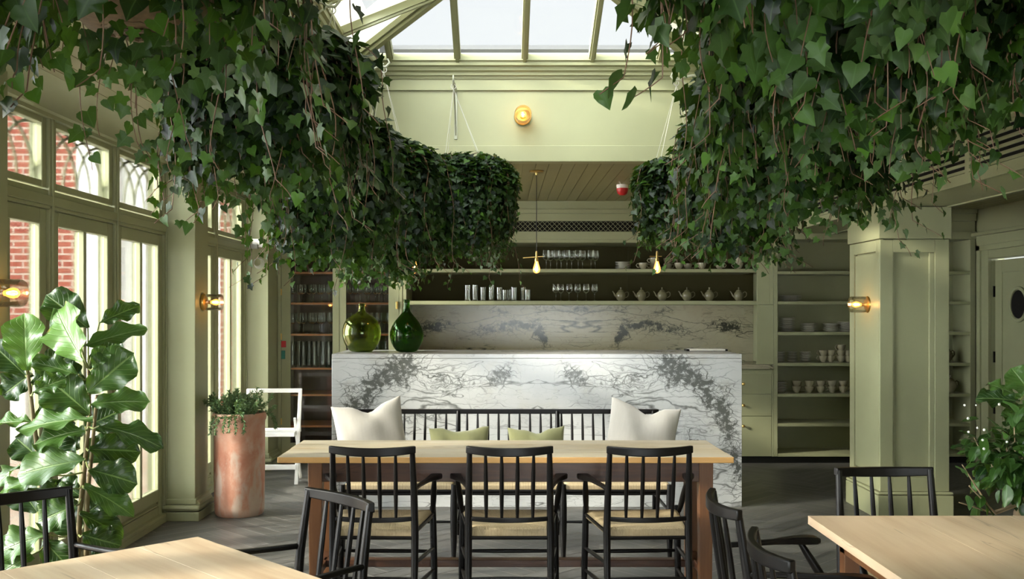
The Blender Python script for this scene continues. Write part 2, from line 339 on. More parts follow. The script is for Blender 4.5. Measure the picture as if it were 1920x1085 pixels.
# ---------------------------------------------------------------- mesh helpers
class MB:
    def __init__(s): s.v = []; s.f = []
    def add(s, vs, fs):
        k = len(s.v); s.v.extend([tuple(p) for p in vs]); s.f.extend([tuple(i+k for i in f) for f in fs]); return s
    def box(s, x0, x1, y0, y1, z0, z1):
        if x1 < x0: x0, x1 = x1, x0
        if y1 < y0: y0, y1 = y1, y0
        if z1 < z0: z0, z1 = z1, z0
        return s.add([(x0,y0,z0),(x1,y0,z0),(x1,y1,z0),(x0,y1,z0),(x0,y0,z1),(x1,y0,z1),(x1,y1,z1),(x0,y1,z1)],
            [(0,3,2,1),(4,5,6,7),(0,1,5,4),(1,2,6,5),(2,3,7,6),(3,0,4,7)])
    def beam(s, a, b, w, h, up=(0, 0, 1)):
        """box section w x h running from a to b"""
        a = Vector(a); b = Vector(b); d = (b-a).normalized(); up = Vector(up)
        if abs(d.dot(up)) > .99: up = Vector((0, 1, 0))
        r = d.cross(up).normalized()*w/2; u = r.cross(d).normalized()*h/2
        vs = [a-r-u, a+r-u, a+r+u, a-r+u, b-r-u, b+r-u, b+r+u, b-r+u]
        return s.add(vs, [(0,1,2,3),(7,6,5,4),(0,4,5,1),(1,5,6,2),(2,6,7,3),(3,7,4,0)])
    def tube(s, pts, rad, n=8, cap=True):
        pts = [Vector(p) for p in pts]; m = len(pts)
        if not hasattr(rad, '__len__'): rad = [rad]*m
        k = len(s.v); up = None
        for i, p in enumerate(pts):
            t = (pts[min(i+1, m-1)]-pts[max(i-1, 0)])
            t = t.normalized() if t.length > 1e-9 else Vector((0, 0, 1))
            if up is None: up = t.orthogonal().normalized()
            up = (up - t*up.dot(t)); up = up.normalized() if up.length > 1e-6 else t.orthogonal().normalized()
            w = t.cross(up)
            for j in range(n):
                a = 2*PI*j/n; s.v.append(tuple(p+(up*math.cos(a)+w*math.sin(a))*rad[i]))
        for i in range(m-1):
            for j in range(n):
                a = k+i*n+j; b = k+i*n+(j+1) % n; s.f.append((a, b, b+n, a+n))
        if cap:
            s.f.append(tuple(k+j for j in reversed(range(n)))); s.f.append(tuple(k+(m-1)*n+j for j in range(n)))
        return s
    def lathe(s, prof, n=24, loc=(0, 0, 0), axis='Z', cap=True):
        k = len(s.v); L = Vector(loc)
        for r, z in prof:
            for j in range(n):
                a = 2*PI*j/n; c, d = r*math.cos(a), r*math.sin(a)
                p = (c, d, z) if axis == 'Z' else ((z, c, d) if axis == 'X' else (d, z, c))
                s.v.append((p[0]+L.x, p[1]+L.y, p[2]+L.z))
        for i in range(len(prof)-1):
            for j in range(n):
                a = k+i*n+j; b = k+i*n+(j+1) % n; s.f.append((a, b, b+n, a+n))
        if cap:
            if prof[0][0] > 1e-5: s.f.append(tuple(k+j for j in reversed(range(n))))
            if prof[-1][0] > 1e-5: s.f.append(tuple(k+(len(prof)-1)*n+j for j in range(n)))
        return s
    def prism(s, poly, axis, a, b):
        """2D polygon extruded along axis; poly coords are the two other axes in order"""
        def P(u, v, w): return {'X': (w, u, v), 'Y': (u, w, v), 'Z': (u, v, w)}[axis]
        n = len(poly); vs = [P(u, v, a) for u, v in poly]+[P(u, v, b) for u, v in poly]
        fs = [(i, (i+1) % n, (i+1) % n+n, i+n) for i in range(n)]+[tuple(reversed(range(n))), tuple(range(n, 2*n))]
        return s.add(vs, fs)
    def sphere(s, c, r, n=16, m=10, sz=1.0):
        return s.lathe([(max(1e-4, r*math.sin(PI*i/m)), -r*sz*math.cos(PI*i/m)) for i in range(m+1)], n, c)
    def xf(s, mat):
        s.v = [tuple(mat @ Vector(p)) for p in s.v]; return s
    def build(s, name, mat, parent=None, smooth=None, bevel=0, recalc=True, at=None):
        me = bpy.data.meshes.new(name); me.from_pydata(s.v, [], s.f); me.materials.append(M[mat] if isinstance(mat, str) else mat)
        if recalc:
            import bmesh
            bm = bmesh.new(); bm.from_mesh(me); bmesh.ops.recalc_face_normals(bm, faces=bm.faces); bm.to_mesh(me); bm.free()
        o = bpy.data.objects.new(name, me); COL.objects.link(o)
        if smooth:
            me.polygons.foreach_set('use_smooth', [True]*len(me.polygons)); me.set_sharp_from_angle(angle=math.radians(smooth))
        if bevel:
            md = o.modifiers.new('bevel', 'BEVEL'); md.width = bevel; md.segments = 2; md.limit_method = 'ANGLE'; md.harden_normals = False
        if parent is not None:
            o.parent = parent
        return o
def shift(mb, root):
    """vertices given in world space -> local space of an unrotated root"""
    l = root.location; mb.v = [(x-l.x, y-l.y, z-l.z) for x, y, z in mb.v]; return mb
def thing(name, label, cat, loc=(0, 0, 0), rz=0, group=None):
    o = bpy.data.objects.new(name, None); COL.objects.link(o); o.empty_display_size = .05
    o.location = loc; o.rotation_euler = (0, 0, rz); o['label'] = label; o['category'] = cat
    if group: o['group'] = group
    return o
def tag(o, label, cat, group=None):
    o['label'] = label; o['category'] = cat
    if group: o['group'] = group
    return o
def struct(name, mb, mat, **k):
    o = mb.build(name, mat, **k); o['kind'] = 'structure'; return o
def structroot(name):
    o = bpy.data.objects.new(name, None); COL.objects.link(o); o['kind'] = 'structure'; return o
def kids(o): return [c for c in CH.get(o.name, [])]
def dup(root, loc, rz=0, label=None, group=None, scale=None):
    r = root.copy(); COL.objects.link(r); r.location = loc; r.rotation_euler = (0, 0, rz)
    if label: r['label'] = label
    if group: r['group'] = group
    if scale: r.scale = scale
    for ch in [c for c in bpy.data.objects if c.parent == root]:
        c = ch.copy(); COL.objects.link(c); c.parent = r
        for g in [q for q in bpy.data.objects if q.parent == ch]:
            d = g.copy(); COL.objects.link(d); d.parent = c
    return r
ORD = ['first', 'second', 'third', 'fourth', 'fifth', 'sixth', 'seventh', 'eighth', 'ninth', 'tenth', 'eleventh', 'twelfth', 'thirteenth', 'fourteenth']
# ================================================================ SETTING
def build_floor():
    w, L = .115, .575; g = .0030
    c45 = math.cos(PI/4)
    vs, fs, uvs, tn, mi = [], [], [], [], []
    rnd = random.Random(5)
    def plank(x0, y0, x1, y1, horiz):
        cx, cy = (x0+x1)/2, (y0+y1)/2
        X = (cx-cy)*c45+1.0; Y = (cx+cy)*c45+4.0
        if not (-2.75 < X < 4.85 and -1.8 < Y < 10.2): return
        k = len(vs); q = [(x0+g, y0+g), (x1-g, y0+g), (x1-g, y1-g), (x0+g, y1-g)]
        for x, y in q: vs.append(((x-y)*c45+1.0, (x+y)*c45+4.0, 0.0))
        fs.append((k, k+1, k+2, k+3)); t = rnd.random(); tn.extend([t]*4); mi.append(0)
        o = rnd.random()*9
        uvs.extend([(o+(x-x0), o+(y-y0)) if horiz else (o+(y-y0), o+(x-x0)) for x, y in q])
    R = 70
    for i in range(-R, R):
        for j in range(-16, 16):
            x, y = i*w+j*L, i*w-j*L
            if abs((x-y)*c45) > 6 or abs((x+y)*c45) > 9: continue
            plank(x, y, x+L, y+w, True); plank(x+L, y+w-L, x+L+w, y+w, False)
    k = len(vs)
    vs.extend([(-2.6, -1.7, -.002), (4.7, -1.7, -.002), (4.7, 10.0, -.002), (-2.6, 10.0, -.002)]); fs.append((k, k+1, k+2, k+3)); mi.append(1)
    uvs.extend([(0, 0)]*4); tn.extend([0]*4)
    me = bpy.data.meshes.new('floor'); me.from_pydata(vs, [], fs); me.materials.append(M['floor_boards']); me.materials.append(M['floor_gap'])
    me.polygons.foreach_set('material_index', mi)
    uv = me.uv_layers.new(name='UVMap'); uv.data.foreach_set('uv', np.array(uvs, dtype=np.float32).ravel())
    a = me.attributes.new('tone', 'FLOAT', 'POINT'); a.data.foreach_set('value', np.array(tn, dtype=np.float32))
    o = bpy.data.objects.new('floor', me); COL.objects.link(o); o['kind'] = 'structure'
build_floor()

XL = -2.317; Y0 = -1.54
# ---- left window wall
BAYS = [(-1.54, 1.04, 3), (1.34, 3.92, 3), (4.22, 6.80, 3), (7.10, 8.93, 2)]
wl = MB()
wl.box(XL-.12, XL, Y0-.1, 9.95, 2.44, 2.62)                       # head
wl.box(XL-.12, XL+.012, Y0-.1, 8.93, 1.985, 2.035); wl.box(XL-.12, XL-.004, Y0-.1, 8.93, 2.035, 2.065)
wl.box(XL-.12, XL+.006, Y0-.1, 8.93, 1.965, 1.985)
wl.box(XL-.14, XL+.02, Y0-.1, 8.93, -.02, .035)
wl.box(XL-.12, XL, 8.93, 9.95, 0, 2.44); wl.box(XL-.12, XL, Y0-.12, Y0, 0, 2.44)
for a, b in ((1.04, 1.34), (3.92, 4.22), (6.80, 7.10)): wl.box(XL-.12, XL-.02, a, b, 0, 2.44)
nwin = 0
for a, b, n in BAYS:
    lw = (b-a)/n
    for i in range(n+1):
        y = a+i*lw; hw = .03
        wl.box(XL-.10, XL+.006, max(a, y-hw), min(b, y+hw), 0.03, 2.44)
        wl.box(XL-.10, XL+.016, max(a, y-.010), min(b, y+.010), 0.03, 2.44)
struct('wall_left', wl, 'sage_paint', bevel=.004)
def arc(cy, cz, r, a0, a1, n=14): return [(XL-.06, cy+r*math.cos(a0+(a1-a0)*i/n), cz+r*math.sin(a0+(a1-a0)*i/n)) for i in range(n+1)]
nd = 0
for a, b, n in BAYS:
    lw = (b-a)/n
    for i in range(n):
        nd += 1; y0 = a+i*lw+.03; y1 = a+(i+1)*lw-.03
        r = structroot('door_%d' % nd)
        m = MB(); x0, x1 = XL-.055, XL-.010; st = .075; gt, gb = 1.886, .235
        m.box(x0, x1, y0, y0+st, .035, 1.965); m.box(x0, x1, y1-st, y1, .035, 1.965)
        m.box(x0, x1, y0+st, y1-st, gt, 1.965); m.box(x0, x1, y0+st, y1-st, .035, .115); m.box(x0+.008, x1-.012, y0+st, y1-st, .115, .150)
        m.box(x0, x1, y0+st, y1-st, .150, gb)
        m.box(x0-.002, x1+.012, y0+st, y1-st, .125, .135)
        m.box(x0, x1+.030, y0, y1, .035, .060)
        m.build('door_frame', 'sage_paint', r, bevel=.005)
        yc = (y0+y1)/2
        q = MB(); q.box(x0-.006, x1+.004, yc-.018, yc+.018, gb, gt); q.build('glazing_bar', 'sage_paint', r, bevel=.004)
        for s, e in ((y0+st, yc-.018), (yc+.018, y1-st)):
            g = MB(); g.box(XL-.038, XL-.034, s+.002, e-.002, gb, gt); g.build('pane', 'window_glass', r)
        nwin += 1
        r = structroot('window_%d' % nwin)
        m = MB(); t0, t1 = 2.075, 2.435; st = .05
        m.box(x0, x1, y0, y0+st, t0, t1); m.box(x0, x1, y1-st, y1, t0, t1); m.box(x0, x1, y0+st, y1-st, t0, t0+.035); m.box(x0, x1, y0+st, y1-st, t1-.035, t1)
        m.build('window_frame', 'sage_paint', r, bevel=.005)
        g = MB(); g.box(XL-.042, XL-.038, y0+st, y1-st, t0+.03, t1-.03); g.build('pane', 'window_glass', r)
        tr = MB(); ya, yb = y0+st, y1-st; wd_ = (yb-ya); half = wd_/2; zb = t0+.03; H = t1-t0-.06
        # gothic tracery: intersecting pointed arches
        def garch(c0, c1, flip):
            pts = []
            for k in range(13):
                u = k/12; zz = zb+H*math.sin(u*PI/2); yy = c0+(c1-c0)*(1-math.cos(u*PI/2)); pts.append((XL-.05, yy, zz))
            return pts
        for c0, c1 in ((ya, ya+half), (ya+half, ya), (ya+half, yb), (yb, ya+half), (ya+half*.5-half*.5, ya+half*1.0)):
            tr.tube(garch(c0, c1, 0), .008, 6)
        q = wd_/4
        for c0, c1 in ((ya+q, ya+3*q), (ya+3*q, ya+q)): tr.tube(garch(c0, c1, 0), .007, 6)
        tr.build('tracery', 'sage_paint', r, smooth=40)
# ---- pilasters
nt_ = [0]
def trim(mb, mat='sage_paint', **k):
    nt_[0] += 1; return struct('trim_%d' % nt_[0], mb, mat, **k)
for a, b in ((1.04, 1.34), (3.92, 4.22), (6.80, 7.10), (8.93, 9.30)):
    m = MB(); m.box(XL-.02, -2.11, a, b, 0, 2.47)
    m.box(XL-.02, -2.075, a-.03, min(b+.03, 9.31), 0, .062); m.box(XL-.02, -2.100, a-.012, min(b+.012, 9.31), .112, .150)
    trim(m, bevel=.004)
    m = MB(); m.box(XL-.02, -2.070, a-.036, min(b+.036, 9.32), .068, .108); trim(m, bevel=.018)
    m = MB(); m.prism([(-2.11, .108), (-2.078, .108), (-2.085, .125), (-2.098, .135), (-2.104, .152), (-2.11, .155)], 'Y', a, b); trim(m)
# ---- cornice, ceilings
m = MB(); m.prism([(XL-.02, 2.43), (XL+.02, 2.43), (XL+.025, 2.448), (XL+.045, 2.455), (XL+.06, 2.48), (XL+.10, 2.515), (XL+.16, 2.54), (XL+.22, 2.549), (XL+.22, 2.57), (XL-.02, 2.57)], 'Y', Y0, 6.83)
trim(m, smooth=35)
def boards(mb, x0, x1, y0, y1, z, w=.092, gap=.005):
    n = int(round((x1-x0)/w)); w = (x1-x0)/n
    for i in range(n): mb.box(x0+i*w+gap/2, x0+(i+1)*w-gap/2, y0, y1, z, z+.012)
    mb.box(x0, x1, y0, y1, z+.008, z+.06)
WLX, WRX, WY = -1.08, 1.40, 6.83
m = MB(); boards(m, XL-.1, WLX-.03, Y0, WY, 2.55); boards(m, WRX+.03, 2.63, Y0, WY, 2.55); boards(m, XL-.1, 2.63, WY+.02, 9.95, 2.478)
boards(m, 3.11, 4.60, Y0, 9.95, 2.40)
m.box(XL-.1, 2.63, WY+.1, 9.95, 2.53, 2.56)
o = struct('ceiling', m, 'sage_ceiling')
# ---- lantern well
m = MB(); m.box(XL-.12, 2.66, WY, WY+.10, 2.476, 3.17)
m.box(XL-.02, 2.63, WY-.012, WY, 2.476, 2.587)
m.box(WLX, WRX, WY-.014, WY, 2.967, 3.06)
struct('wall_back_lintel', m, 'sage_paint', bevel=.003)
for nm, x, s in (('wall_left_well', WLX, -1), ('wall_right_well', WRX, 1)):
    m = MB(); m.box(x, x+s*.06, Y0, WY, 2.50, 3.17)
    m.box(x-s*.012, x, Y0, WY, 2.50, 2.587); m.box(x-s*.014, x, Y0, WY, 2.967, 3.06)
    struct(nm, m, 'sage_paint', bevel=.003)
prof = [(0, 3.045), (.022, 3.045), (.026, 3.062), (.040, 3.066), (.044, 3.085), (.060, 3.095), (.064, 3.118), (.085, 3.124), (.088, 3.150), (.10, 3.154), (.10, 3.18), (0, 3.18)]
m = MB(); m.prism([(WY-o_, z) for o_, z in prof], 'X', WLX, WRX); trim(m)
m = MB(); m.prism([(WLX+o_, z) for o_, z in prof], 'Y', Y0, WY); trim(m)
m = MB(); m.prism([(WRX-o_, z) for o_, z in prof], 'Y', Y0, WY); trim(m)
YL = 1.2  # glazing stops here, out of view, to cut light from behind
# ---- roof lantern
SX0, SX1, SY, SZ, ST = WLX+.075, WRX-.075, WY-.075, 3.172, .40
SC_ = (SX0+SX1)/2; SH = (SX1-SX0)/2; SR = SZ+SH*ST
sky = structroot('window_roof_lantern'); sky.name = 'window_%d' % (nwin+1); nwin += 1
m = MB(); m.box(SX0-.03, SX1+.03, SY, SY+.05, SZ-.01, SZ+.035); m.box(SX0-.04, SX0, YL, SY, SZ-.01, SZ+.035); m.box(SX1, SX1+.04, YL, SY, SZ-.01, SZ+.035)
m.build('curb', 'sage_paint', sky)
def rafter(a, b, w=.045, h=.055):
    m = MB(); m.beam(a, b, w, h); m.beam(Vector(a)+Vector((0, 0, -.025)), Vector(b)+Vector((0, 0, -.025)), w*.5, h*.7)
    return m.build('rafter', 'sage_paint', sky)
for s in (-1, 1):
    a = (SC_+s*SH, SY, SZ+.01); b = (SC_, SY-SH, SR+.01)
    m = MB(); m.beam(a, b, .075, .06); m.beam(Vector(a)+Vector((0, 0, -.03)), Vector(b)+Vector((0, 0, -.03)), .04, .05); m.build('hip_rafter', 'sage_paint', sky)
for k in (-2, -1, 0, 1, 2):
    x = SC_+k*.46; l = SH-abs(k*.46); rafter((x, SY, SZ+.01), (x, SY-l, SZ+l*ST+.01))
m = MB(); m.beam((SC_, SY-SH, SR), (SC_, YL, SR), .08, .10); m.build('ridge_beam', 'sage_paint', sky)
ys = [SY-.62-.62*i for i in range(12)]
for s in (-1, 1):
    for y in ys:
        if y < YL: continue
        l = min(SH, SY-y)
        rafter((SC_+s*SH, y, SZ+.01), (SC_+s*(SH-l), y, SZ+l*ST+.01))
    # white insulated board beside the hip and glass beyond
    e = .50
    pts = [(SC_+s*SH, SY, SZ+.03), (SC_, SY-SH, SR+.03), (SC_, SY-SH-e, SR+.03), (SC_+s*SH, SY-e, SZ+.03)]
    m = MB(); m.add(pts+[(x, y, z+.03) for x, y, z in pts], [(0, 1, 2, 3), (7, 6, 5, 4), (0, 4, 5, 1), (1, 5, 6, 2), (2, 6, 7, 3), (3, 7, 4, 0)])
    pl = .17
    p2 = [(SC_+s*SH, SY-e, SZ+.03), (SC_+s*(SH-pl), SY-e-pl, SZ+pl*ST+.03), (SC_+s*(SH-pl), YL, SZ+pl*ST+.03), (SC_+s*SH, YL, SZ+.03)]
    m.add(p2+[(x, y, z+.03) for x, y, z in p2], [(0, 1, 2, 3), (7, 6, 5, 4), (0, 4, 5, 1), (1, 5, 6, 2), (2, 6, 7, 3), (3, 7, 4, 0)])
    q1, q2, yq = .16, .80, 5.15  # wide strip out of view, added to block side light on the lintel wall
    p2 = [(SC_+s*(SH-q1), yq, SZ+q1*ST+.028), (SC_+s*(SH-q2), yq-.65, SZ+q2*ST+.028), (SC_+s*(SH-q2), YL, SZ+q2*ST+.028), (SC_+s*(SH-q1), YL, SZ+q1*ST+.028)]
    m.add(p2+[(x, y, z+.03) for x, y, z in p2], [(0, 1, 2, 3), (7, 6, 5, 4), (0, 4, 5, 1), (1, 5, 6, 2), (2, 6, 7, 3), (3, 7, 4, 0)])
    m.build('roof_board_and_light_block', 'white_board', sky)
    p3 = [(SC_+s*(SH-pl), SY-e-pl, SZ+pl*ST+.035), (SC_, SY-SH-e, SR+.035), (SC_, YL, SR+.035), (SC_+s*(SH-pl), YL, SZ+pl*ST+.035)]
    m = MB(); m.add(p3, [(0, 1, 2, 3)]); m.build('pane', 'window_glass', sky, recalc=False)
m = MB(); m.add([(SX0, SY, SZ+.03), (SX1, SY, SZ+.03), (SC_, SY-SH, SR+.03)], [(0, 1, 2)]); m.build('pane', 'window_glass', sky, recalc=False)
m = MB(); m.box(-2.2, 2.6, 7.75, 7.85, 3.497, 3.53); m.box(-1.02, -.90, 7.3, 7.75, 3.30, 3.53); trim(m, 'lead')
m = MB(); m.box(-2.4, 4.7, WY+.1, 10.0, 2.60, 2.66); trim(m, 'grey_plastic')
m = MB(); m.box(-2.45, WLX-.06, Y0-.2, WY+.1, 2.64, 2.70); m.box(WRX+.06, 4.7, Y0-.2, WY+.1, 2.64, 2.70); trim(m, 'grey_plastic')
m = MB(); m.box(WLX-.06, WRX+.06, Y0-.2, YL, 3.18, 3.24); m.box(SX0-.05, SX1+.05, YL-.05, YL, 3.2, 3.75); trim(m, 'sage_ceiling')  # unseen opaque roof and gable, added to cut lantern light from behind
# ---- right bulkhead with grilles
BX0, BX1 = 2.63, 3.11
m = MB(); m.box(BX0+.02, BX1-.02, Y0, 9.28, 2.17, 2.60)
for x0, x1 in ((BX0, BX0+.02), (BX1-.02, BX1)):
    m.box(x0, x1, Y0, 9.28, 2.16, 2.225); m.box(x0, x1, Y0, 9.28, 2.44, 2.56)
y = 9.28
while y > Y0: m.box(BX0, BX0+.02, y-.05, y, 2.225, 2.44); y -= .92
m.box(BX1-.02, BX1, Y0, 9.28, 2.225, 2.44)
m.box(BX0-.012, BX0+.01, Y0, 9.28, 2.16, 2.175); m.box(BX0-.010, BX0+.01, Y0, 9.28, 2.462, 2.475); m.box(BX0-.02, BX0+.01, Y0, 9.28, 2.52, 2.56)
m.box(BX1-.01, BX1+.012, Y0, 9.28, 2.16, 2.18); m.box(BX1-.01, BX1+.02, Y0, 9.28, 2.20, 2.215)
struct('wall_right_bulkhead', m, 'sage_paint')
y = 9.28-.05; gi = 0
places = ['farthest, above the plate shelves', 'second from the plate shelves', 'directly above the pillar', 'fourth from the plate shelves', 'fifth from the plate shelves', 'nearest to the front']
while y-.87 > 2.8 and gi < 6:
    g = thing('vent_grille', 'slatted sage vent grille in the right bulkhead, '+places[gi], 'vent', (BX0, y-.435, 2.2325), group='bulkhead vent grilles')
    b = MB(); b.box(.012, .019, -.435, .435, -.005, .205); b.build('backing', 'dark_void', g)
    s_ = MB()
    for k in range(6): s_.box(0.0, .014, -.435, .435, k*.0385-.004, k*.0385+.0135)
    s_.build('slats', 'sage_paint', g)
    y -= .92; gi += 1
# ---- pillar on the right
m = MB(); cx0, cx1, cy0, cy1 = 2.63, 3.11, 6.85, 7.45
m.box(cx0+.026, cx1-.026, cy0+.026, cy1-.026, 0, 2.17)
m.box(cx0, cx0+.09, cy0, cy0+.026, .19, 1.94); m.box(cx1-.10, cx1, cy0, cy0+.026, .19, 1.94)
m.box(cx0+.09, cx1-.10, cy0, cy0+.026, 1.85, 1.94); m.box(cx0+.09, cx1-.10, cy0, cy0+.026, .19, .29)
for xa, xb in ((cx0, cx0+.026), (cx1-.026, cx1)):
    m.box(xa, xb, cy0+.026, cy0+.09, .19, 1.94); m.box(xa, xb, cy1-.09, cy1, .19, 1.94)
    m.box(xa, xb, cy0+.09, cy1-.09, 1.86, 1.94); m.box(xa, xb, cy0+.09, cy1-.09, .19, .29)
    m.box(xa+(.006 if xa == cx0 else 0), xb-(.006 if xa != cx0 else 0), cy0+.10, cy1-.10, .30, 1.85)
m.box(cx1-.135, cx1-.10, cy0+.006, cy0+.026, .29, 1.85); m.box(cx0+.09, cx0+.102, cy0+.006, cy0+.026, .29, 1.85)
m.box(cx0+.09, cx1-.10, cy0+.006, cy0+.026, .29, .302)
trim(m, bevel=.003)
m = MB(); m.box(cx0-.012, cx1+.012, cy0-.012, cy1+.012, 1.945, 2.165); m.box(cx0-.022, cx1+.022, cy0-.022, cy1+.022, 0, .165); trim(m, bevel=.004)
m = MB(); m.box(cx0-.022, cx1+.022, cy0-.022, cy1+.022, .168, .188); trim(m, bevel=.009)
# ---- back and right walls, far right door
struct('wall_right_light_block', MB().box(3.125, 3.22, Y0-.1, 5.75, 0, 2.56), 'sage_paint')  # unseen wall, added to keep window light off the far door
struct('wall_back', MB().box(-2.5, 4.7, 9.95, 10.05, 0, 2.6), 'sage_paint')
m = MB(); m.box(4.5, 4.62, Y0, 8.22, 0, 2.42); m.box(4.5, 4.62, 9.06, 9.95, 0, 2.42); m.box(4.5, 4.62, 8.22, 9.06, 1.92, 2.42)
struct('wall_right', m, 'sage_paint')
m = MB()
m.box(4.47, 4.5, 9.06, 9.26, 0, 2.05); m.box(4.47, 4.5, 8.02, 8.22, 0, 2.05); m.box(4.47, 4.5, 8.22, 9.06, 1.92, 2.05)
m.box(4.455, 4.5, 9.19, 9.26, 0, 2.05); m.box(4.455, 4.5, 8.02, 8.09, 0, 2.05); m.box(4.455, 4.5, 8.02, 9.26, 2.0, 2.05)
m.box(4.42, 4.5, 7.98, 9.29, 2.14, 2.17); m.box(4.46, 4.5, 8.0, 9.27, 2.05, 2.14)
trim(m, bevel=.004)
dr = structroot('door_%d' % (nd+1))
m = MB(); dy0, dy1 = 8.23, 9.045
m.box(4.535, 4.57, dy0, dy1, .01, 1.905)
hole_c = (8.64, 1.50)
m.box(4.527, 4.535, dy0, dy0+.12, .01, 1.905); m.box(4.527, 4.535, dy1-.12, dy1, .01, 1.905); m.box(4.527, 4.535, dy0+.12, dy1-.12, 1.79, 1.905); m.box(4.527, 4.535, dy0+.12, dy1-.12, .01, .2)
m.build('door_leaf', 'sage_paint', dr, bevel=.003)
m = MB(); m.lathe([(.125, -.012), (.125, .0), (.158, .0), (.158, -.014), (.150, -.020), (.132, -.020), (.125, -.012)], 32, (4.535, hole_c[0], hole_c[1]), 'X', cap=False); m.build('porthole_rim', 'sage_paint', dr, smooth=40)
m = MB(); m.lathe([(.001, -.004), (.126, -.004), (.126, .0)], 32, (4.535, hole_c[0], hole_c[1]), 'X', cap=False); m.build('porthole_pane', 'dark_void', dr)
for z in (.55, 1.02, 1.62):
    m = MB(); m.box(4.515, 4.535, dy1-.005, dy1+.02, z-.05, z+.05); m.build('hinge', 'black_wood', dr)
# ---- wall behind the viewer, its unseen windows added and sized for fill light
m = MB(); FX = [-.65, .30, 1.25, 2.20]
m.box(-2.45, FX[0]+.04, Y0-.2, Y0-.08, 0, 3.9); m.box(FX[-1]-.04, 4.7, Y0-.2, Y0-.08, 0, 3.9); m.box(FX[0], FX[-1], Y0-.2, Y0-.08, 1.60, 3.9); m.box(FX[0], FX[-1], Y0-.2, Y0-.08, 0, .25)
for x in FX[1:-1]: m.box(x-.04, x+.04, Y0-.2, Y0-.08, .25, 1.60)
struct('wall_front', m, 'sage_paint')
for x in FX[:-1]:
    nwin += 1; r = structroot('window_%d' % nwin)
    m = MB(); m.box(x+.04, x+.09, Y0-.16, Y0-.11, .25, 1.60); m.box(x+.86, x+.91, Y0-.16, Y0-.11, .25, 1.60); m.box(x+.09, x+.86, Y0-.16, Y0-.11, .25, .32); m.box(x+.09, x+.86, Y0-.16, Y0-.11, 1.53, 1.60)
    m.build('window_frame', 'sage_paint', r)
    m = MB(); m.box(x+.09, x+.86, Y0-.14, Y0-.135, .32, 1.53); m.build('pane', 'window_glass', r)
# ---- outside
m = MB(); m.box(-9.5, -4.93, 11.6, 11.9, -.1, 5.2); m.box(-3.30, -2.75, 11.6, 11.9, -.1, 5.2)
o = m.build('brick_building', 'red_brick'); tag(o, 'red brick building seen outside through the left windows', 'building')
m = MB(); m.box(-4.93, -4.50, 11.45, 11.9, -.1, 5.2); m.box(-4.50, -3.30, 11.7, 11.9, -.1, 5.2); m.box(-4.28, -4.18, 11.6, 11.75, -.1, 5.2)
o = m.build('rendered_wall', 'pale_render'); tag(o, 'white rendered wall beside the red brick outside the windows', 'wall')
m = MB(); m.box(-9.5, -5.3, 11.0, 11.45, -.1, .75); o = m.build('planter_wall', 'pale_render', bevel=.02); tag(o, 'low white garden wall at the foot of the brick building', 'wall')
m = MB(); m.box(-9.5, XL-.14, -1.6, 12.0, -.14, -.04); struct('ground_terrace', m, 'paving')
m = MB(); m.box(-2.44, 4.7, -1.75, 10.05, -.10, -.006); struct('floor_slab', m, 'floor_gap')
# ================================================================ FITTED JOINERY
CF = 9.30   # front plane of the cabinets
def kickless(mb): return mb
# frieze above the shelves
m = MB(); m.box(-2.11, 4.48, CF, 9.93, 2.115, 2.19); m.box(-2.11, 4.48, CF, 9.93, 2.29, 2.36); m.box(-2.11, 4.48, CF+.03, 9.93, 2.19, 2.29)
m.box(-2.11, 4.48, CF-.02, 9.93, 2.36, 2.40); m.box(-2.11, 2.63, CF-.005, 9.93, 2.40, 2.478)
trim(m, bevel=.003)
m = MB(); m.box(-2.11, 4.48, CF+.06, 9.9, 0, .068); trim(m, 'black_kick')
g = thing('lattice_vent', 'long dark diamond lattice vent strip above the open shelves', 'vent', (.75, CF+.018, 2.194))
b = MB(); b.box(-1.65, 1.65, .004, .010, 0, .092); b.build('backing', 'dark_void', g)
b = MB(); step = .046
x = -1.65
while x < 1.65:
    for s in (1, -1):
        a0, a1 = (x, x+.09) if s > 0 else (x+.09, x)
        b.beam((a0, 0, .001), (a1, 0, .091), .003, .005, up=(0, 1, 0))
    x += step
b.build('lattice', 'sage_paint', g)
# --- glazed cabinet on the left
gc = thing('glazed_cabinet', 'tall sage cabinet with dark red-brown interior and two glazed doors full of glassware', 'cabinet', (-1.52, CF, 0))
for nm_, a_ in (('side_panel', (-2.09, -2.06, CF+.022, 9.80, .07, 2.11)), ('side_panel', (-.975, -.945, CF+.022, 9.80, .07, 2.11)),
    ('back_panel', (-2.06, -.975, 9.78, 9.80, .07, 2.11)), ('bottom_panel', (-2.06, -.975, CF+.022, 9.78, .07, .09)), ('top_panel', (-2.06, -.975, CF+.022, 9.78, 2.09, 2.11))):
    m = MB(); m.box(*a_); shift(m, gc).build(nm_, 'cabinet_wood', gc)
GZ = [1.81, 1.52, 1.225, .905, .655, .36]
for z in GZ:
    m = MB(); m.box(-2.06, -.975, CF+.028, 9.78, z-.018, z); shift(m, gc).build('shelf', 'cabinet_shelf', gc)
for a_ in ((-2.108, -2.075, CF-.004, CF+.03, .07, 2.11), (-.962, -.932, CF-.004, CF+.3, .07, 2.11), (-1.528, -1.522, CF+.004, CF+.03, .07, 2.11)):
    m = MB(); m.box(*a_); shift(m, gc).build('frame_stile', 'sage_paint', gc, bevel=.003)
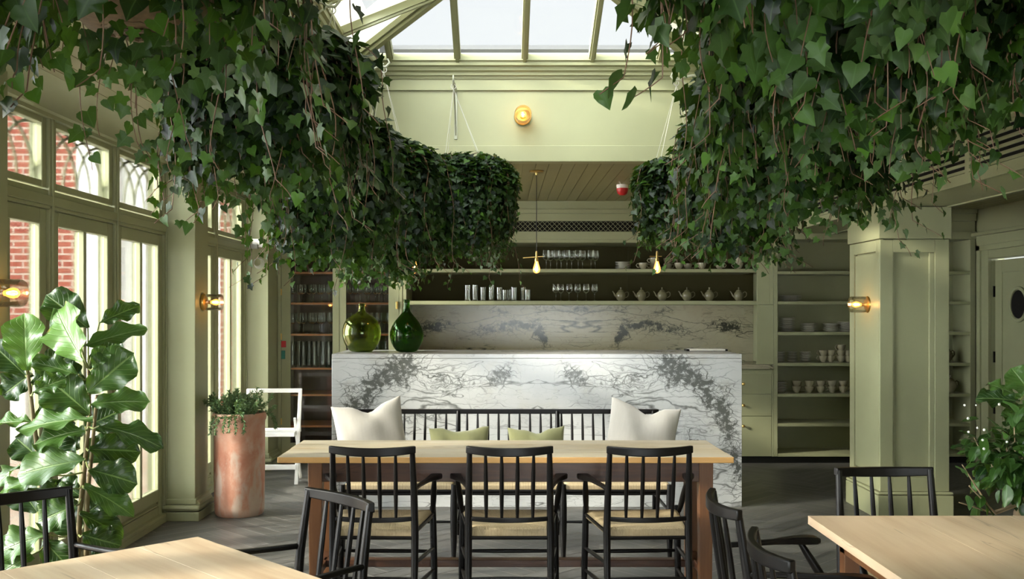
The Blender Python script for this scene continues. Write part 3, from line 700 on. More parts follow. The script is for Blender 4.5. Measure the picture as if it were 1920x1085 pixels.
for x0, x1, hx in ((-2.073, -1.529, None), (-1.521, -.965, -.985)):
    d = MB(); s = .075 if x0 < -2 else .06
    l = x0+ (.085 if x0 < -2 else .058); r = x1-(.062 if x0 < -2 else .098)
    d.box(x0, l, CF, CF+.02, .075, 2.105); d.box(r, x1, CF, CF+.02, .075, 2.105); d.box(l, r, CF, CF+.02, .075, .20); d.box(l, r, CF, CF+.02, 2.04, 2.105)
    do = shift(d, gc).build('door', 'sage_paint', gc, bevel=.003)
    p = MB(); p.box(l, r, CF+.008, CF+.012, .20, 2.04); shift(p, gc).build('pane', 'window_glass', do)
    h = MB()
    if hx: h.box(hx-.008, hx+.012, CF-.018, CF, 1.46, 1.53)
    else:
        for zz in (.40, 1.20):
            h2 = MB(); h2.box(x0-.006, x0+.006, CF-.008, CF, zz-.03, zz+.03); shift(h2, gc).build('hinge', 'brass', do, bevel=.002)
        h.box(x0-.006, x0+.006, CF-.008, CF, 1.59, 1.65)
    shift(h, gc).build('handle' if hx else 'hinge', 'brass', do, bevel=.002)
# --- open shelves over the counter
us = thing('wall_shelf_unit', 'sage open shelf unit above the marble backsplash holding glasses, cups and teapots', 'shelf', (.82, CF, 1.50))
trim(MB().box(-.93, -.895, CF, 9.93, .94, 1.498))
trim(MB().box(2.41, 2.53, CF, CF+.03, .94, 1.498)); trim(MB().box(2.53, 2.565, CF, 9.93, .94, 1.498))
m = MB(); m.box(-.93, -.895, CF, 9.93, 1.50, 2.115); shift(m, us).build('side_panel', 'sage_paint', us, bevel=.003)
m = MB(); m.box(2.41, 2.53, CF, CF+.03, 1.50, 2.115); shift(m, us).build('front_stile', 'sage_paint', us, bevel=.003)
m = MB(); m.box(2.53, 2.565, CF, 9.93, 1.50, 2.115); shift(m, us).build('side_panel', 'sage_paint', us, bevel=.003)
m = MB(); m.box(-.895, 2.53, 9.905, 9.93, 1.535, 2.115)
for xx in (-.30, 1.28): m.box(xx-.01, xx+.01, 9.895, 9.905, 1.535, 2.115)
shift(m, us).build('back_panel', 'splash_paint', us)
for z0, z1 in ((1.500, 1.537), (1.805, 1.838), (2.085, 2.115)):
    m = MB(); m.box(-.895, 2.41, CF+.002, 9.905, z0, z1); shift(m, us).build('shelf', 'sage_paint', us, bevel=.003)
m = MB(); m.box(-.893, 2.528, 9.905, 9.93, .938, 1.498); o = m.build('backsplash', 'splash_marble'); tag(o, 'dark-veined book-matched marble backsplash behind the bar', 'backsplash')
# --- base cabinets and counter
bc = thing('base_cabinet', 'sage base cabinet with brass-knobbed drawers behind the bar', 'cabinet', (.82, CF, 0))
m = MB(); m.box(-.93, 2.565, CF+.022, 9.93, .07, .895); shift(m, bc).build('body', 'sage_paint', bc)
for a_ in ((-.93, -.92, CF, CF+.022, .07, .895), (2.551, 2.565, CF, CF+.022, .07, .895)):
    m = MB(); m.box(*a_); shift(m, bc).build('frame_stile', 'sage_paint', bc)
x = 2.548; k = 0
while x > -.3:
    x0 = x-.54
    for z0, z1 in ((.072, .448), (.452, .655), (.659, .852)):
        d = MB(); d.box(x0, x, CF, CF+.020, z0, z1); do = shift(d, bc).build('drawer', 'sage_paint', bc, bevel=.002)
        kx = x0+.27; kz = z1-.09 if z0 < .1 else (z0+z1)/2
        h = MB(); h.lathe([(.005, 0), (.005, -.014), (.013, -.018), (.015, -.024), (.010, -.030), (.001, -.031)], 14, (kx, CF, kz), 'Y'); shift(h, bc).build('knob', 'brass', do, smooth=40)
    x -= .5455; k += 1
m = MB(); m.box(-.93, 2.562, CF-.02, 9.93, .897, .936); o = m.build('countertop', 'splash_marble', bevel=.002); tag(o, 'marble back counter slab resting on the sage base cabinet', 'countertop')
# --- right bookcase
rc = thing('open_bookcase', 'tall sage open bookcase behind the right pillar stacked with crockery', 'bookcase', (3.54, CF, 0))
for x0, x1 in ((2.567, 2.605), (3.52, 3.57), (4.42, 4.47)):
    m = MB(); m.box(x0, x1, CF, 9.68, .07, 2.115); shift(m, rc).build('upright', 'sage_paint', rc, bevel=.003)
m = MB(); m.box(2.605, 4.42, 9.66, 9.68, .07, 2.115); shift(m, rc).build('back_panel', 'sage_paint', rc)
RZ = [1.817, 1.532, 1.244, .952, .662, .382, .098]
for z in RZ:
    for x0, x1 in ((2.605, 3.52), (3.57, 4.42)):
        m = MB(); m.box(x0, x1, CF+.003, 9.66, z-.030, z); shift(m, rc).build('shelf', 'sage_paint', rc, bevel=.003)
# --- marble bar
br_ = thing('bar_counter', 'large white marble bar counter with book-matched dark green veins', 'bar', (.261, 7.655, 0))
m = MB(); m.box(-1.25, 1.772, 7.27, 7.30, 0, 1.094); shift(m, br_).build('front_panel', 'bar_marble', br_, bevel=.002)
m = MB(); m.box(-1.25, 1.772, 7.27, 8.04, 1.096, 1.126); shift(m, br_).build('worktop', 'bar_marble', br_, bevel=.002)
for x0, x1 in ((-1.25, -1.22), (1.742, 1.772)):
    m = MB(); m.box(x0, x1, 7.302, 8.04, 0, 1.094); shift(m, br_).build('end_panel', 'bar_marble', br_, bevel=.002)
m = MB(); m.box(-1.22, 1.742, 7.302, 7.98, 0, 1.094); shift(m, br_).build('carcass', 'sage_paint', br_)
# --- tray / books on the bar
ty = thing('serving_tray', 'white marble tray with dark handles lying at the right end of the bar', 'tray', (1.62, 7.82, 1.126))
m = MB(); m.box(-.14, .14, -.07, .07, .004, .018); m.build('board', 'white_plastic', ty, bevel=.003)
for s in (-1, 1):
    m = MB(); m.box(s*.15-.012, s*.15+.012, -.06, .06, 0, .016); m.build('handle', 'black_wood', ty, bevel=.003)

# ================================================================ GLASS AND CROCKERY
def wineglass(name='wine_glass', s=1.0, bowl=.036, h=.19):
    g = thing(name, 'x', 'glass')
    k = h
    m = MB(); m.lathe([(.001, .004), (.031, .001), (.032, .003), (.010, .008), (.0035, .016), (.003, k*.42), (.005, k*.46)], 14); m.build('stem', 'thin_glass', g, smooth=60)
    m = MB(); m.lathe([(.004, k*.46), (bowl*.6, k*.50), (bowl*.95, k*.58), (bowl, k*.68), (bowl*.93, k*.85), (bowl*.82, k)], 16, cap=False); m.build('bowl', 'thin_glass', g, smooth=60)
    return g
def tumbler(h, r=.031):
    m = MB(); m.lathe([(.001, .001), (r*.86, 0), (r*.9, .004), (r, h), (r-.002, h), (r*.86, .014), (.001, .012)], 18)
    return m
def first_or_dup(proto, used, loc, rz, label, group, scale=None):
    if not used[0]:
        used[0] = True; proto.location = loc; proto.rotation_euler = (0, 0, rz); proto['label'] = label; proto['group'] = group
        if scale: proto.scale = scale
        return proto
    return dup(proto, loc, rz, label, group, scale)
rs = random.Random(11)
wg = wineglass(); wu = [False]
d = 9.55
for i, px in enumerate((1024, 1032, 1044, 1052, 1063, 1072, 1084, 1092, 1108, 1116)):
    y = 9.50 if i % 2 == 0 else 9.60
    first_or_dup(wg, wu, ((px-VX)*y/F, y, 1.838), 0, 'stemmed wine glass, %s from the left on the upper open shelf' % ORD[i], 'wine glasses on the upper open shelf')
for i, px in enumerate((1042, 1051.5, 1067, 1083, 1099, 1115)):
    y = 9.47 if i != 1 else 9.57
    first_or_dup(wg, wu, ((px-VX)*y/F, y, 1.537), 0, 'small stemmed glass, %s from the left on the lower open shelf' % ORD[i], 'stemmed glasses on the lower open shelf', (.9, .9, .86))
hs = [.150, .152, .130, .152, .130, .105, .108, .130, .130, .108]
for i, px in enumerate((876.5, 890.6, 905.4, 921.3, 936, 947, 956, 963.5, 980.6, 989)):
    y = 9.45 if i not in (6, 8) else 9.54
    o = tumbler(hs[i]).build('tumbler', 'thin_glass', smooth=50); o.location = ((px-VX)*y/F, y, 1.537)
    tag(o, 'straight glass tumbler, %s from the left on the lower open shelf' % ORD[i], 'glass', 'tumblers on the lower open shelf')
# cabinet glassware
rows = [(1.81, 'top', 'wine'), (1.52, 'second', 'wine'), (1.225, 'third', 'wine'), (.905, 'fourth', 'tall')]
tall = MB(); tall.lathe([(.001, .001), (.036, 0), (.038, .01), (.040, .07), (.024, .16), (.030, .245), (.028, .245), (.022, .16), (.036, .07), (.034, .012), (.001, .012)], 18)
tallme = None
for z, nm, kind in rows:
    for side, xs in (('left', (-1.98, -1.88, -1.79, -1.70, -1.63)), ('right', (-1.44, -1.35, -1.26, -1.17, -1.08))):
        for ri, (y, rn) in enumerate(((9.40, 'front'), (9.56, 'back'))):
            for i, x in enumerate(xs):
                xx = x+rs.uniform(-.012, .012)+(.03 if ri else 0)
                if kind == 'wine':
                    first_or_dup(wg, wu, (xx, y, z), 0, 'wine glass, %s in %s row, %s shelf behind %s cabinet door' % (ORD[i], rn, nm, side), 'wine glasses in the glazed cabinet', (1, 1, 1.05) if nm != 'second' else (.9, .9, .92))
                else:
                    if tallme is None: o = tall.build('glass_carafe', 'thin_glass', smooth=50); tallme = o
                    else: o = tallme.copy(); COL.objects.link(o)
                    o.location = (xx, y, z)
                    tag(o, 'waisted glass carafe, %s in the %s row behind the %s cabinet door' % (ORD[i], rn, side), 'carafe', 'carafes in the glazed cabinet')
# teapots
def teapot():
    t = thing('teapot', 'x', 'teapot')
    m = MB(); m.lathe([(.001, .004), (.026, 0), (.028, .006), (.042, .025), (.048, .048), (.044, .072), (.030, .090), (.024, .094)], 22); m.build('body', 'stoneware', t, smooth=60)
    m = MB(); m.lathe([(.027, .094), (.026, .099), (.016, .106), (.006, .110), (.005, .116), (.009, .122), (.007, .129), (.001, .131)], 18); m.build('lid', 'stoneware', t, smooth=60)
    m = MB(); m.tube([(-.040, 0, .040), (-.058, 0, .055), (-.068, 0, .078), (-.080, 0, .094)], [.012, .009, .006, .005], 10); m.build('spout', 'stoneware', t, smooth=60)
    m = MB(); m.tube([(.040, 0, .078), (.060, 0, .088), (.075, 0, .078), (.076, 0, .055), (.062, 0, .038), (.043, 0, .032)], .005, 8); m.build('handle', 'stoneware', t, smooth=60)
    return t
tp = teapot(); tu = [False]
for i, px in enumerate((1164, 1202.5, 1241.5, 1288, 1330, 1385)):
    first_or_dup(tp, tu, ((px-VX)*9.45/F, 9.45, 1.537), rs.uniform(-.1, .1), 'glazed stoneware teapot, %s from the left on the lower open shelf' % ORD[i], 'teapots on the lower open shelf')
for (x, z, lab) in ((4.30, .662, 'grey stoneware teapot on the lower shelf of the bookcase by the far door'), (4.26, .952, 'dim stoneware teapot on the middle shelf of the bookcase by the far door')):
    q = dup(tp, (x, 9.45, z), .3, lab, 'teapots right of the pillar', (1.25, 1.25, 1.25))
def cup(h=.062, r=.042):
    t = thing('tea_cup', 'x', 'cup')
    m = MB(); m.lathe([(.001, .003), (.020, 0), (.021, .006), (r*.75, h*.3), (r, h*.75), (r*1.02, h), (r*.96, h), (r*.68, h*.32), (.001, .01)], 20); m.build('bowl', 'cup_glaze', t, smooth=60)
    m = MB(); m.tube([(r*.9, 0, h*.85), (r*1.35, 0, h*.9), (r*1.6, 0, h*.62), (r*1.3, 0, h*.34), (r*.8, 0, h*.35)], .0045, 8); m.build('handle', 'cup_glaze', t, smooth=60)
    return t
cp = cup(); cu = [False]
def cups(px, y, z, n, rz, place, group):
    for k in range(n):
        nm = '' if n == 1 else (['lower ', 'upper '][k] if n == 2 else ['lowest ', 'middle ', 'upper '][k])
        first_or_dup(cp, cu, ((px-VX)*y/F, y, z+k*.052), rz+k*rs.uniform(-.6, .6), 'cream %sstoneware cup %s' % (nm, place), group)
for i, (px, y, n, rz) in enumerate(((1206, 9.42, 1, PI), (1226, 9.5, 2, PI), (1252, 9.58, 2, .2), (1273, 9.42, 1, 1.2), (1290, 9.55, 1, 0), (1316, 9.42, 1, PI), (1349, 9.44, 2, .1), (1385, 9.44, 2, PI))):
    cups(px, y, 1.838, n, rz, 'of %s pile from left on upper open shelf' % ORD[i], 'cups on the upper open shelf')
for i, (px, n, rz) in enumerate(((1544, 2, PI), (1558, 2, 2.9), (1577, 3, 3.3), (1590, 2, 3.0))):
    cups(px, 9.45, .952, n, rz, 'of %s pile from left on fourth bookcase shelf' % ORD[i], 'cups on the fourth bookcase shelf')
for i, (px, n, rz) in enumerate(((1493.5, 2, 0), (1517, 2, .2), (1539, 2, -.3), (1560, 2, 1.5), (1581, 2, .1))):
    cups(px, 9.43, .662, n, rz, 'of %s pile from left on fifth bookcase shelf' % ORD[i], 'cups on the fifth bookcase shelf')
plt_cache = {}
def plate_stack(px, y, z, n, r, dz, place, group, mat='plate_glaze', name='plate'):
    key = (r, dz)
    for k in range(n):
        if key not in plt_cache:
            m = MB(); e = dz*.80
            m.lathe([(.001, .002), (r*.55, 0), (r*.6, .003), (r, e*.9), (r*1.0, e*1.02), (r*.60, .007), (.001, .006)], 26)
            o = m.build(name, mat, smooth=60); plt_cache[key] = o
        else: o = plt_cache[key].copy(); COL.objects.link(o)
        o.location = ((px-VX)*y/F+rs.uniform(-.002, .002), y+rs.uniform(-.002, .002), z+k*dz)
        tag(o, '%s, %s from bottom %s' % (name, ORD[k], place), name, group)
plate_stack(1168, 9.46, 1.838, 6, .075, .0125, 'of the pile on the upper open shelf', 'plates on the upper open shelf')
plate_stack(1482, 9.48, 1.532, 5, .105, .0120, 'of the wide pile on the second bookcase shelf', 'plates on the second bookcase shelf')
for i, (px, n) in enumerate(((1476, 10), (1517, 6), (1559, 6), (1586, 7))):
    plate_stack(px, 9.48, 1.244, n, .075 if i == 0 else .084, .0135, 'of %s pile from left on third bookcase shelf' % ORD[i], 'plates on the third bookcase shelf')
for i, (px, n) in enumerate(((1462, 8), (1485, 8), (1510, 8))):
    plate_stack(px, 9.50, .952, n, .055, .0125, 'of %s pile from left on fourth bookcase shelf' % ORD[i], 'saucers on the fourth bookcase shelf', name='saucer')
plate_stack(1465, 9.48, .662, 8, .055, .0125, 'of the pile on the fifth bookcase shelf', 'saucers on the fifth bookcase shelf', name='saucer')
# green demijohns
def demijohn(px, y, r, hb, hn, pear, mat, label):
    t = thing('demijohn', label, 'demijohn', ((px-VX)*y/F, y, 1.126))
    pr = [(.001, .006), (r*.45, .0), (r*.62, .008), (r*.90, hb*.22), (r, hb*.44)]
    if pear: pr += [(r*.95, hb*.58), (r*.72, hb*.78), (r*.40, hb*.94), (.030, hb*1.03)]
    else: pr += [(r*.98, hb*.60), (r*.86, hb*.78), (r*.62, hb*.90), (.050, hb*.97), (.030, hb*1.01)]
    pr += [(.024, hb*1.10), (.022, hn-.015), (.028, hn-.012), (.028, hn-.002), (.020, hn)]
    m = MB(); m.lathe(pr, 40, cap=False); o = m.build('glass_body', mat, t, smooth=70)
    md = o.modifiers.new('subd', 'SUBSURF'); md.levels = md.render_levels = 1
    md = o.modifiers.new('thick', 'SOLIDIFY'); md.thickness = .004; md.offset = -1
    return t
demijohn(678, 7.62, .152, .305, .375, False, 'green_glass', 'round olive-green glass demijohn on the left end of the bar')
demijohn(762.5, 7.62, .134, .30, .405, True, 'deep_green_glass', 'deeper green pear-shaped glass demijohn with tall neck on the bar')
# ================================================================ FURNITURE
def rush_seat(parent, x0b, x1b, x0f, x1f, yb, yf, z, th=.034, cord=.0062, name='seat', n=60):
    """woven seat: four fields of cord meeting on the diagonals; b = back edge, f = front edge"""
    vs, fs, tn = [], [], []
    ny = n; nx = n
    for j in range(ny+1):
        v = j/ny; xa = x0b+(x0f-x0b)*v; xb = x1b+(x1f-x1b)*v
        for i in range(nx+1):
            u = i/nx
            x = xa+(xb-xa)*u; y = yb+(yf-yb)*v
            du = min(u, 1-u)*abs(xb-xa); dv = min(v, 1-v)*abs(yf-yb)
            side = du < dv
            ph = (v*abs(yf-yb) if side else u*abs(xb-xa))/cord
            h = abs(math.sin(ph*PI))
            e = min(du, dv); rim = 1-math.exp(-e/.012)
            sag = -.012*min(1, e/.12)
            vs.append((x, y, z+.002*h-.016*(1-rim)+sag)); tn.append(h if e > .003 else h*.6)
    for j in range(ny):
        for i in range(nx):
            a = j*(nx+1)+i; fs.append((a, a+1, a+nx+2, a+nx+1))
    k = len(vs); ring = [(i, 0) for i in range(nx)]+[(nx, j) for j in range(ny)]+[(nx-i, ny) for i in range(nx)]+[(0, ny-j) for j in range(ny)]
    R = len(ring)
    for q, (i, j) in enumerate(ring):
        x, y, zz = vs[j*(nx+1)+i]; vs.append((x, y, z-th)); tn.append(tn[j*(nx+1)+i])
    for q, (i, j) in enumerate(ring):
        i2, j2 = ring[(q+1) % R]; fs.append((j*(nx+1)+i, k+q, k+(q+1) % R, j2*(nx+1)+i2))
    fs.append(tuple(k+q for q in range(R)))
    me = bpy.data.meshes.new(name); me.from_pydata(vs, [], fs); me.materials.append(M['rush'])
    a = me.attributes.new('tone', 'FLOAT', 'POINT'); a.data.foreach_set('value', np.array(tn, dtype=np.float32))
    me.polygons.foreach_set('use_smooth', [True]*len(me.polygons)); me.set_sharp_from_angle(angle=math.radians(60))
    o = bpy.data.objects.new(name, me); COL.objects.link(o); o.parent = parent
    return o
def taper(a, b, r0, r1, rm=None, n=10, steps=6):
    a = Vector(a); b = Vector(b); rm = rm or (r0+r1)/2
    pts = [a.lerp(b, i/steps) for i in range(steps+1)]
    rr = [(r0*(1-t)*(1-t)+2*(2*rm-(r0+r1)/2)*t*(1-t)+r1*t*t) for t in [i/steps for i in range(steps+1)]]
    return MB().tube(pts, rr, n)
def curved_rail(hw, y, z, bow, h, th, n=14, rise=.0):
    m = MB(); vs = []; 
    for i in range(n+1):
        t = -1+2*i/n; x = hw*t; yy = y-bow*(1-t*t); zr = rise*t*t
        hh = h*(1-.15*t*t)
        dx, dy = hw, bow*2*t; l = math.hypot(dx, dy); nx_, ny_ = -dy/l, dx/l
        for s, zz in ((-1, -hh/2), (1, -hh/2), (1, hh/2), (-1, hh/2)): vs.append((x+nx_*s*th/2, yy+ny_*s*th/2, z+zz+zr))
    fs = [(i*4+j, i*4+(j+1) % 4, (i+1)*4+(j+1) % 4, (i+1)*4+j) for i in range(n) for j in range(4)]+[(3, 2, 1, 0), tuple(n*4+j for j in range(4))]
    return m.add(vs, fs)
BW = 'black_wood'
def make_armchair():
    t = thing('armchair', 'x', 'chair')
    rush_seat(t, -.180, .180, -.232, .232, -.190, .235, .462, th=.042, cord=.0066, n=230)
    m = MB()
    for a, b in (((-.178, -.20, .414), (.178, -.20, .414)), ((-.23, .225, .437), (.23, .225, .437)), ((-.185, -.19, .437), (-.230, .225, .437)), ((.185, -.19, .437), (.230, .225, .437))):
        m.tube([a, b], .0085, 8)
    m.build('seat_frame', BW, t, smooth=40)
    top = .818
    for s in (-1, 1):
        m = MB(); pts = [(s*.186, -.235, 0), (s*.187, -.205, .30), (s*.187, -.196, .45), (s*.1845, -.212, .62), (s*.180, -.243, .828)]
        m.tube(pts, [.0125, .0165, .0175, .0160, .0120], 10); m.build('leg', BW, t, smooth=40)
        taper((s*.238, .235, 0), (s*.228, .225, .475), .012, .0155, .017).build('leg', BW, t, smooth=40)
        m = MB(); path = [(s*.188, -.214, .640), (s*.200, -.13, .642), (s*.224, -.02, .644), (s*.244, .045, .645), (s*.256, .10, .644), (s*.260, .135, .642), (s*.261, .152, .641)]
        wid = [.020, .022, .026, .044, .058, .050, .026]; thk = [.009, .009, .009, .012, .013, .012, .008]; vs = []
        for i, (p, w_, h_) in enumerate(zip(path, wid, thk)):
            for dx, dz in ((-w_/2, -h_), (w_/2, -h_), (w_/2, h_), (-w_/2, h_)): vs.append((p[0]+dx, p[1], p[2]+dz))
        n_ = len(path); m.add(vs, [(i*4+j, i*4+(j+1) % 4, (i+1)*4+(j+1) % 4, (i+1)*4+j) for i in range(n_-1) for j in range(4)]+[(3, 2, 1, 0), tuple((n_-1)*4+j for j in range(4))])
        o = m.build('armrest', BW, t, smooth=50, bevel=.006)
        taper((s*.232, .19, .455), (s*.250, .075, .640), .010, .009, .015).build('arm_support', BW, t, smooth=40)
        for z0, z1 in ((.30, .27), (.19, .16)):
            taper((s*.187, -.205, z0), (s*.232, .228, z1), .007, .007, .010).build('stretcher', BW, t, smooth=40)
    taper((-.187, -.21, .23), (.187, -.21, .23), .007, .007, .010).build('stretcher', BW, t, smooth=40)
    taper((-.233, .23, .25), (.233, .23, .25), .007, .007, .010).build('stretcher', BW, t, smooth=40)
    curved_rail(.1935, -.240, .814, .045, .038, .022, rise=.008).build('top_rail', BW, t, smooth=50, bevel=.004)
    curved_rail(.182, -.200, .502, .040, .022, .018).build('lower_rail', BW, t, smooth=50, bevel=.004)
    for x in (-.108, -.036, .036, .108):
        tt = x/.19; b0 = -.200-.040*(1-tt*tt); b1 = -.240-.045*(1-tt*tt)
        taper((x*.97, b0, .505), (x, b1, .812), .0065, .0060, .0098, 8).build('spindle', BW, t, smooth=40)
    return t
ac = make_armchair(); au = [False]
def chair(x, y, facing, label, group=None):
    """facing = direction the sitter looks, degrees from +Y counter-clockwise"""
    global ac
    rz = math.radians(facing)
    if not au[0]:
        au[0] = True; o = ac; o.location = (x, y, 0); o.rotation_euler = (0, 0, rz); o['label'] = label
    else: o = dup(ac, (x, y, 0), rz, label)
    o['group'] = 'black spindle-back armchairs'
    return o
chair(-.575, 4.69, -1.5, 'black spindle-back armchair with rush seat, leftmost of three at the farmhouse table')
chair(.037, 4.69, 0, 'black spindle-back armchair with rush seat, middle of three at the farmhouse table')
chair(.658, 4.69, 2.5, 'black spindle-back armchair with rush seat, rightmost of three at the farmhouse table')
chair(-.72, 3.11, 180-47, 'black armchair right of the nearest pale table, its back toward the farmhouse table')
chair(-1.46, 3.13, -135, 'black armchair behind the left pale table in front of the fiddle-leaf fig')
chair(1.50, 3.60, 182, 'black armchair behind the right pale table in front of the pillar')
chair(.97, 3.21, -90, 'black armchair at the left edge of the right pale table, the farther of two')
chair(.955, 2.60, -91, 'black armchair at the left edge of the right pale table, the nearer of two')

# ---- bench
bn = thing('bench', 'long black spindle-back bench with rush seats between farmhouse table and marble bar', 'bench', (.035, 6.05, 0))
def bt(m): return shift(m, bn)
bx = [-.93, -.278, .363, 1.0]
for i in range(3):
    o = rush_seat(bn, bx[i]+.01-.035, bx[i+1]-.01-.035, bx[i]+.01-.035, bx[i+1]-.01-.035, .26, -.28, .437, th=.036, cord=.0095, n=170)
m = MB()
for y in (5.775, 6.31): m.tube([(-.93, y, .392), (1.0, y, .392)], .010, 8)
for x in bx: m.tube([(x, 5.775, .40), (x, 6.31, .40)], .012, 8)
bt(m).build('seat_frame', BW, bn, smooth=40)
m = MB(); m.box(-.935, 1.02, 6.385, 6.41, .778, .808); bt(m).build('top_rail', BW, bn, bevel=.004)
m = MB(); m.box(-.93, 1.0, 6.325, 6.345, .495, .515); bt(m).build('lower_rail', BW, bn, bevel=.004)
for x in bx:
    xx = min(x, .985)
    m = MB(); m.tube([(xx, 6.37, 0), (xx, 6.32, .30), (xx, 6.32, .45), (xx, 6.345, .60), (xx, 6.395, .795)], [.013, .018, .019, .017, .014], 10); bt(m).build('leg', BW, bn, smooth=40)
    m = taper((xx, 5.77, 0), (xx, 5.775, .43), .013, .017, .021); bt(m).build('leg', BW, bn, smooth=40)
    for z in (.17, .27):
        m = taper((xx, 5.775, z), (xx, 6.33, z), .007, .007, .010); bt(m).build('stretcher', BW, bn, smooth=40)
for i in range(3):
    for z in (.375, .21):
        m = taper((bx[i], 5.78, z), (bx[i+1]-.01, 5.78, z), .007, .007, .010); bt(m).build('stretcher', BW, bn, smooth=40)
    m = taper((bx[i], 6.325, .30), (bx[i+1]-.01, 6.325, .30), .007, .007, .010); bt(m).build('stretcher', BW, bn, smooth=40)
n = 28
for i in range(n):
    x = -.90+i*1.90/n
    if min(abs(x-q) for q in bx) < .02: continue
    m = taper((x, 6.335, .505), (x, 6.397, .785), .0058, .0055, .0085, 8); bt(m).build('spindle', BW, bn, smooth=40)
for s, x in ((-1, -.95), (1, 1.0)):
    m = MB(); m.beam((x, 6.34, .62), (x, 5.85, .62), .035, .016); bt(m)

# ---- farmhouse table
ft = thing('farmhouse_table', 'long rustic farmhouse table with pale worn plank top and red-brown base', 'table', (.02, 5.0, 0))
m = MB()
def plank_top(x0, x1, y0, y1, z0, z1, n):
    mb = MB(); w_ = (y1-y0)/n
    for i in range(n):
        mb.box(x0+rs.uniform(-.003, .003), x1+rs.uniform(-.003, .003), y0+i*w_+.0008, y0+(i+1)*w_-.0008, z0, z1+rs.uniform(-.0007, .0007))
    return mb
shift(plank_top(-1.067, 1.105, 4.69, 5.315, .722, .75, 4), ft).build('tabletop', 'farm_top', ft, bevel=.0035)
m = MB(); m.box(-.93, .99, 4.80, 4.825, .614, .722); m.box(-.93, .99, 5.18, 5.205, .614, .722); m.box(-.93, -.905, 4.82, 5.2, .614, .722); m.box(.965, .99, 4.82, 5.2, .614, .722)
shift(m, ft).build('apron', 'farm_base', ft, bevel=.003)
for x in (-.935, .965):
    for y in (4.79, 5.15):
        m = MB(); x0, x1, y0, y1 = x-.005, x+.065, y, y+.065
        m.add([(x0+.006, y0+.006, 0), (x1-.006, y0+.006, 0), (x1-.006, y1-.006, 0), (x0+.006, y1-.006, 0), (x0, y0, .722), (x1, y0, .722), (x1, y1, .722), (x0, y1, .722)],
              [(0,3,2,1),(4,5,6,7),(0,1,5,4),(1,2,6,5),(2,3,7,6),(3,0,4,7)])
        shift(m, ft).build('leg', 'farm_leg', ft, bevel=.004)
m = MB(); m.box(-.90, .99, 4.97, 5.03, .155, .192); shift(m, ft).build('stretcher', 'farm_base', ft, bevel=.004)
for x in (-.905, .995):
    m = MB(); m.box(x-.025, x+.025, 4.84, 5.16, .155, .192); shift(m, ft).build('stretcher', 'farm_base', ft, bevel=.004)

# ---- pale tables
def pale_table(loc, rz, lx, ly, label):
    t = thing('dining_table', label, 'table', loc, rz)
    m = MB(); n_ = 5; w_ = lx/n_
    for i in range(n_): m.box(i*w_+.0002, (i+1)*w_-.0002, 0, ly, .722, .75)
    m.build('tabletop', 'pale_top', t, bevel=.0005)
    m = MB(); m.box(.08, lx-.08, .08, .10, .65, .722); m.box(.08, lx-.08, ly-.10, ly-.08, .65, .722); m.box(.08, .10, .1, ly-.1, .65, .722); m.box(lx-.1, lx-.08, .1, ly-.1, .65, .722)
    m.build('apron', 'farm_leg', t)
    for x in (.08, lx-.13):
        for y in (.08, ly-.13):
            q = MB(); q.box(x, x+.05, y, y+.05, 0, .722); q.build('leg', 'farm_leg', t, bevel=.003)
    return t
pale_table((1.044, 1.75, 0), 0, 1.7, 1.61, 'pale wooden dining table at the lower right, cut off by the frame')
# left table: far corner at (-.938, 3.05), turned 45 degrees
a = math.radians(-135.5)
pale_table((-.938, 3.05, 0), a, .95, 1.3, 'pale wooden dining table at the lower left, turned cornerwise')

# ---- cushions
def cushion(name, mat, w, h, th, loc, lean, rz, tilt, label, chop=.0, ears=.12, seed=0, group=None):
    vs, fs = [], []; N = 22; r = random.Random(seed); ph = [r.uniform(0, 6) for _ in range(4)]
    def pt(u, v, s):
        ex = 1-ears*(1-v*v); ez = 1-ears*(1-u*u)
        x = u*w/2*ex; z = v*h/2*ez
        f = max(0, (1-u*u)*(1-v*v)); t = th/2*(f**.42)
        t *= 1+.10*math.sin(3*u+ph[0])*math.sin(4*v+ph[1])
        y = s*t
        dip = chop*math.exp(-((u-.05)/.42)**2)*max(0, (v+.45)/1.45)**1.6
        z -= dip; y *= 1-.35*min(1, dip/.10)
        z -= .004*math.sin(9*u+ph[3])*max(0, v)
        y += .006*math.sin(11*u+5*v+ph[3])*f*max(0, v+.2)
        y += .010*math.sin(5*u+2*v+ph[2])*f
        return (x, y, z)
    for s in (-1, 1):
        k = len(vs)
        for j in range(N+1):
            for i in range(N+1):
                uu = -math.cos(PI*i/N); vv = -math.cos(PI*j/N); vs.append(pt(uu, vv, s))
        for j in range(N):
            for i in range(N):
                a_ = k+j*(N+1)+i; fs.append((a_, a_+1, a_+N+2, a_+N+1) if s < 0 else (a_, a_+N+1, a_+N+2, a_+1))
    mat4 = Matrix.Translation(loc) @ Matrix.Rotation(rz, 4, 'Z') @ Matrix.Rotation(-lean, 4, 'X') @ Matrix.Rotation(tilt, 4, 'Y')
    me = bpy.data.meshes.new(name); me.from_pydata(vs, [], fs); me.materials.append(M[mat])
    import bmesh
    bm = bmesh.new(); bm.from_mesh(me); bmesh.ops.remove_doubles(bm, verts=bm.verts, dist=.0006); bmesh.ops.recalc_face_normals(bm, faces=bm.faces); bm.to_mesh(me); bm.free()
    me.polygons.foreach_set('use_smooth', [True]*len(me.polygons))
    o = bpy.data.objects.new(name, me); COL.objects.link(o); o.matrix_world = mat4
    tag(o, label, 'cushion', group); return o
cushion('cushion', 'linen_white', .44, .44, .16, (-.815, 6.17, .665), .30, .10, -.16, 'large white linen cushion at the left end of the black bench', .060, .055, 1, 'white linen cushions')
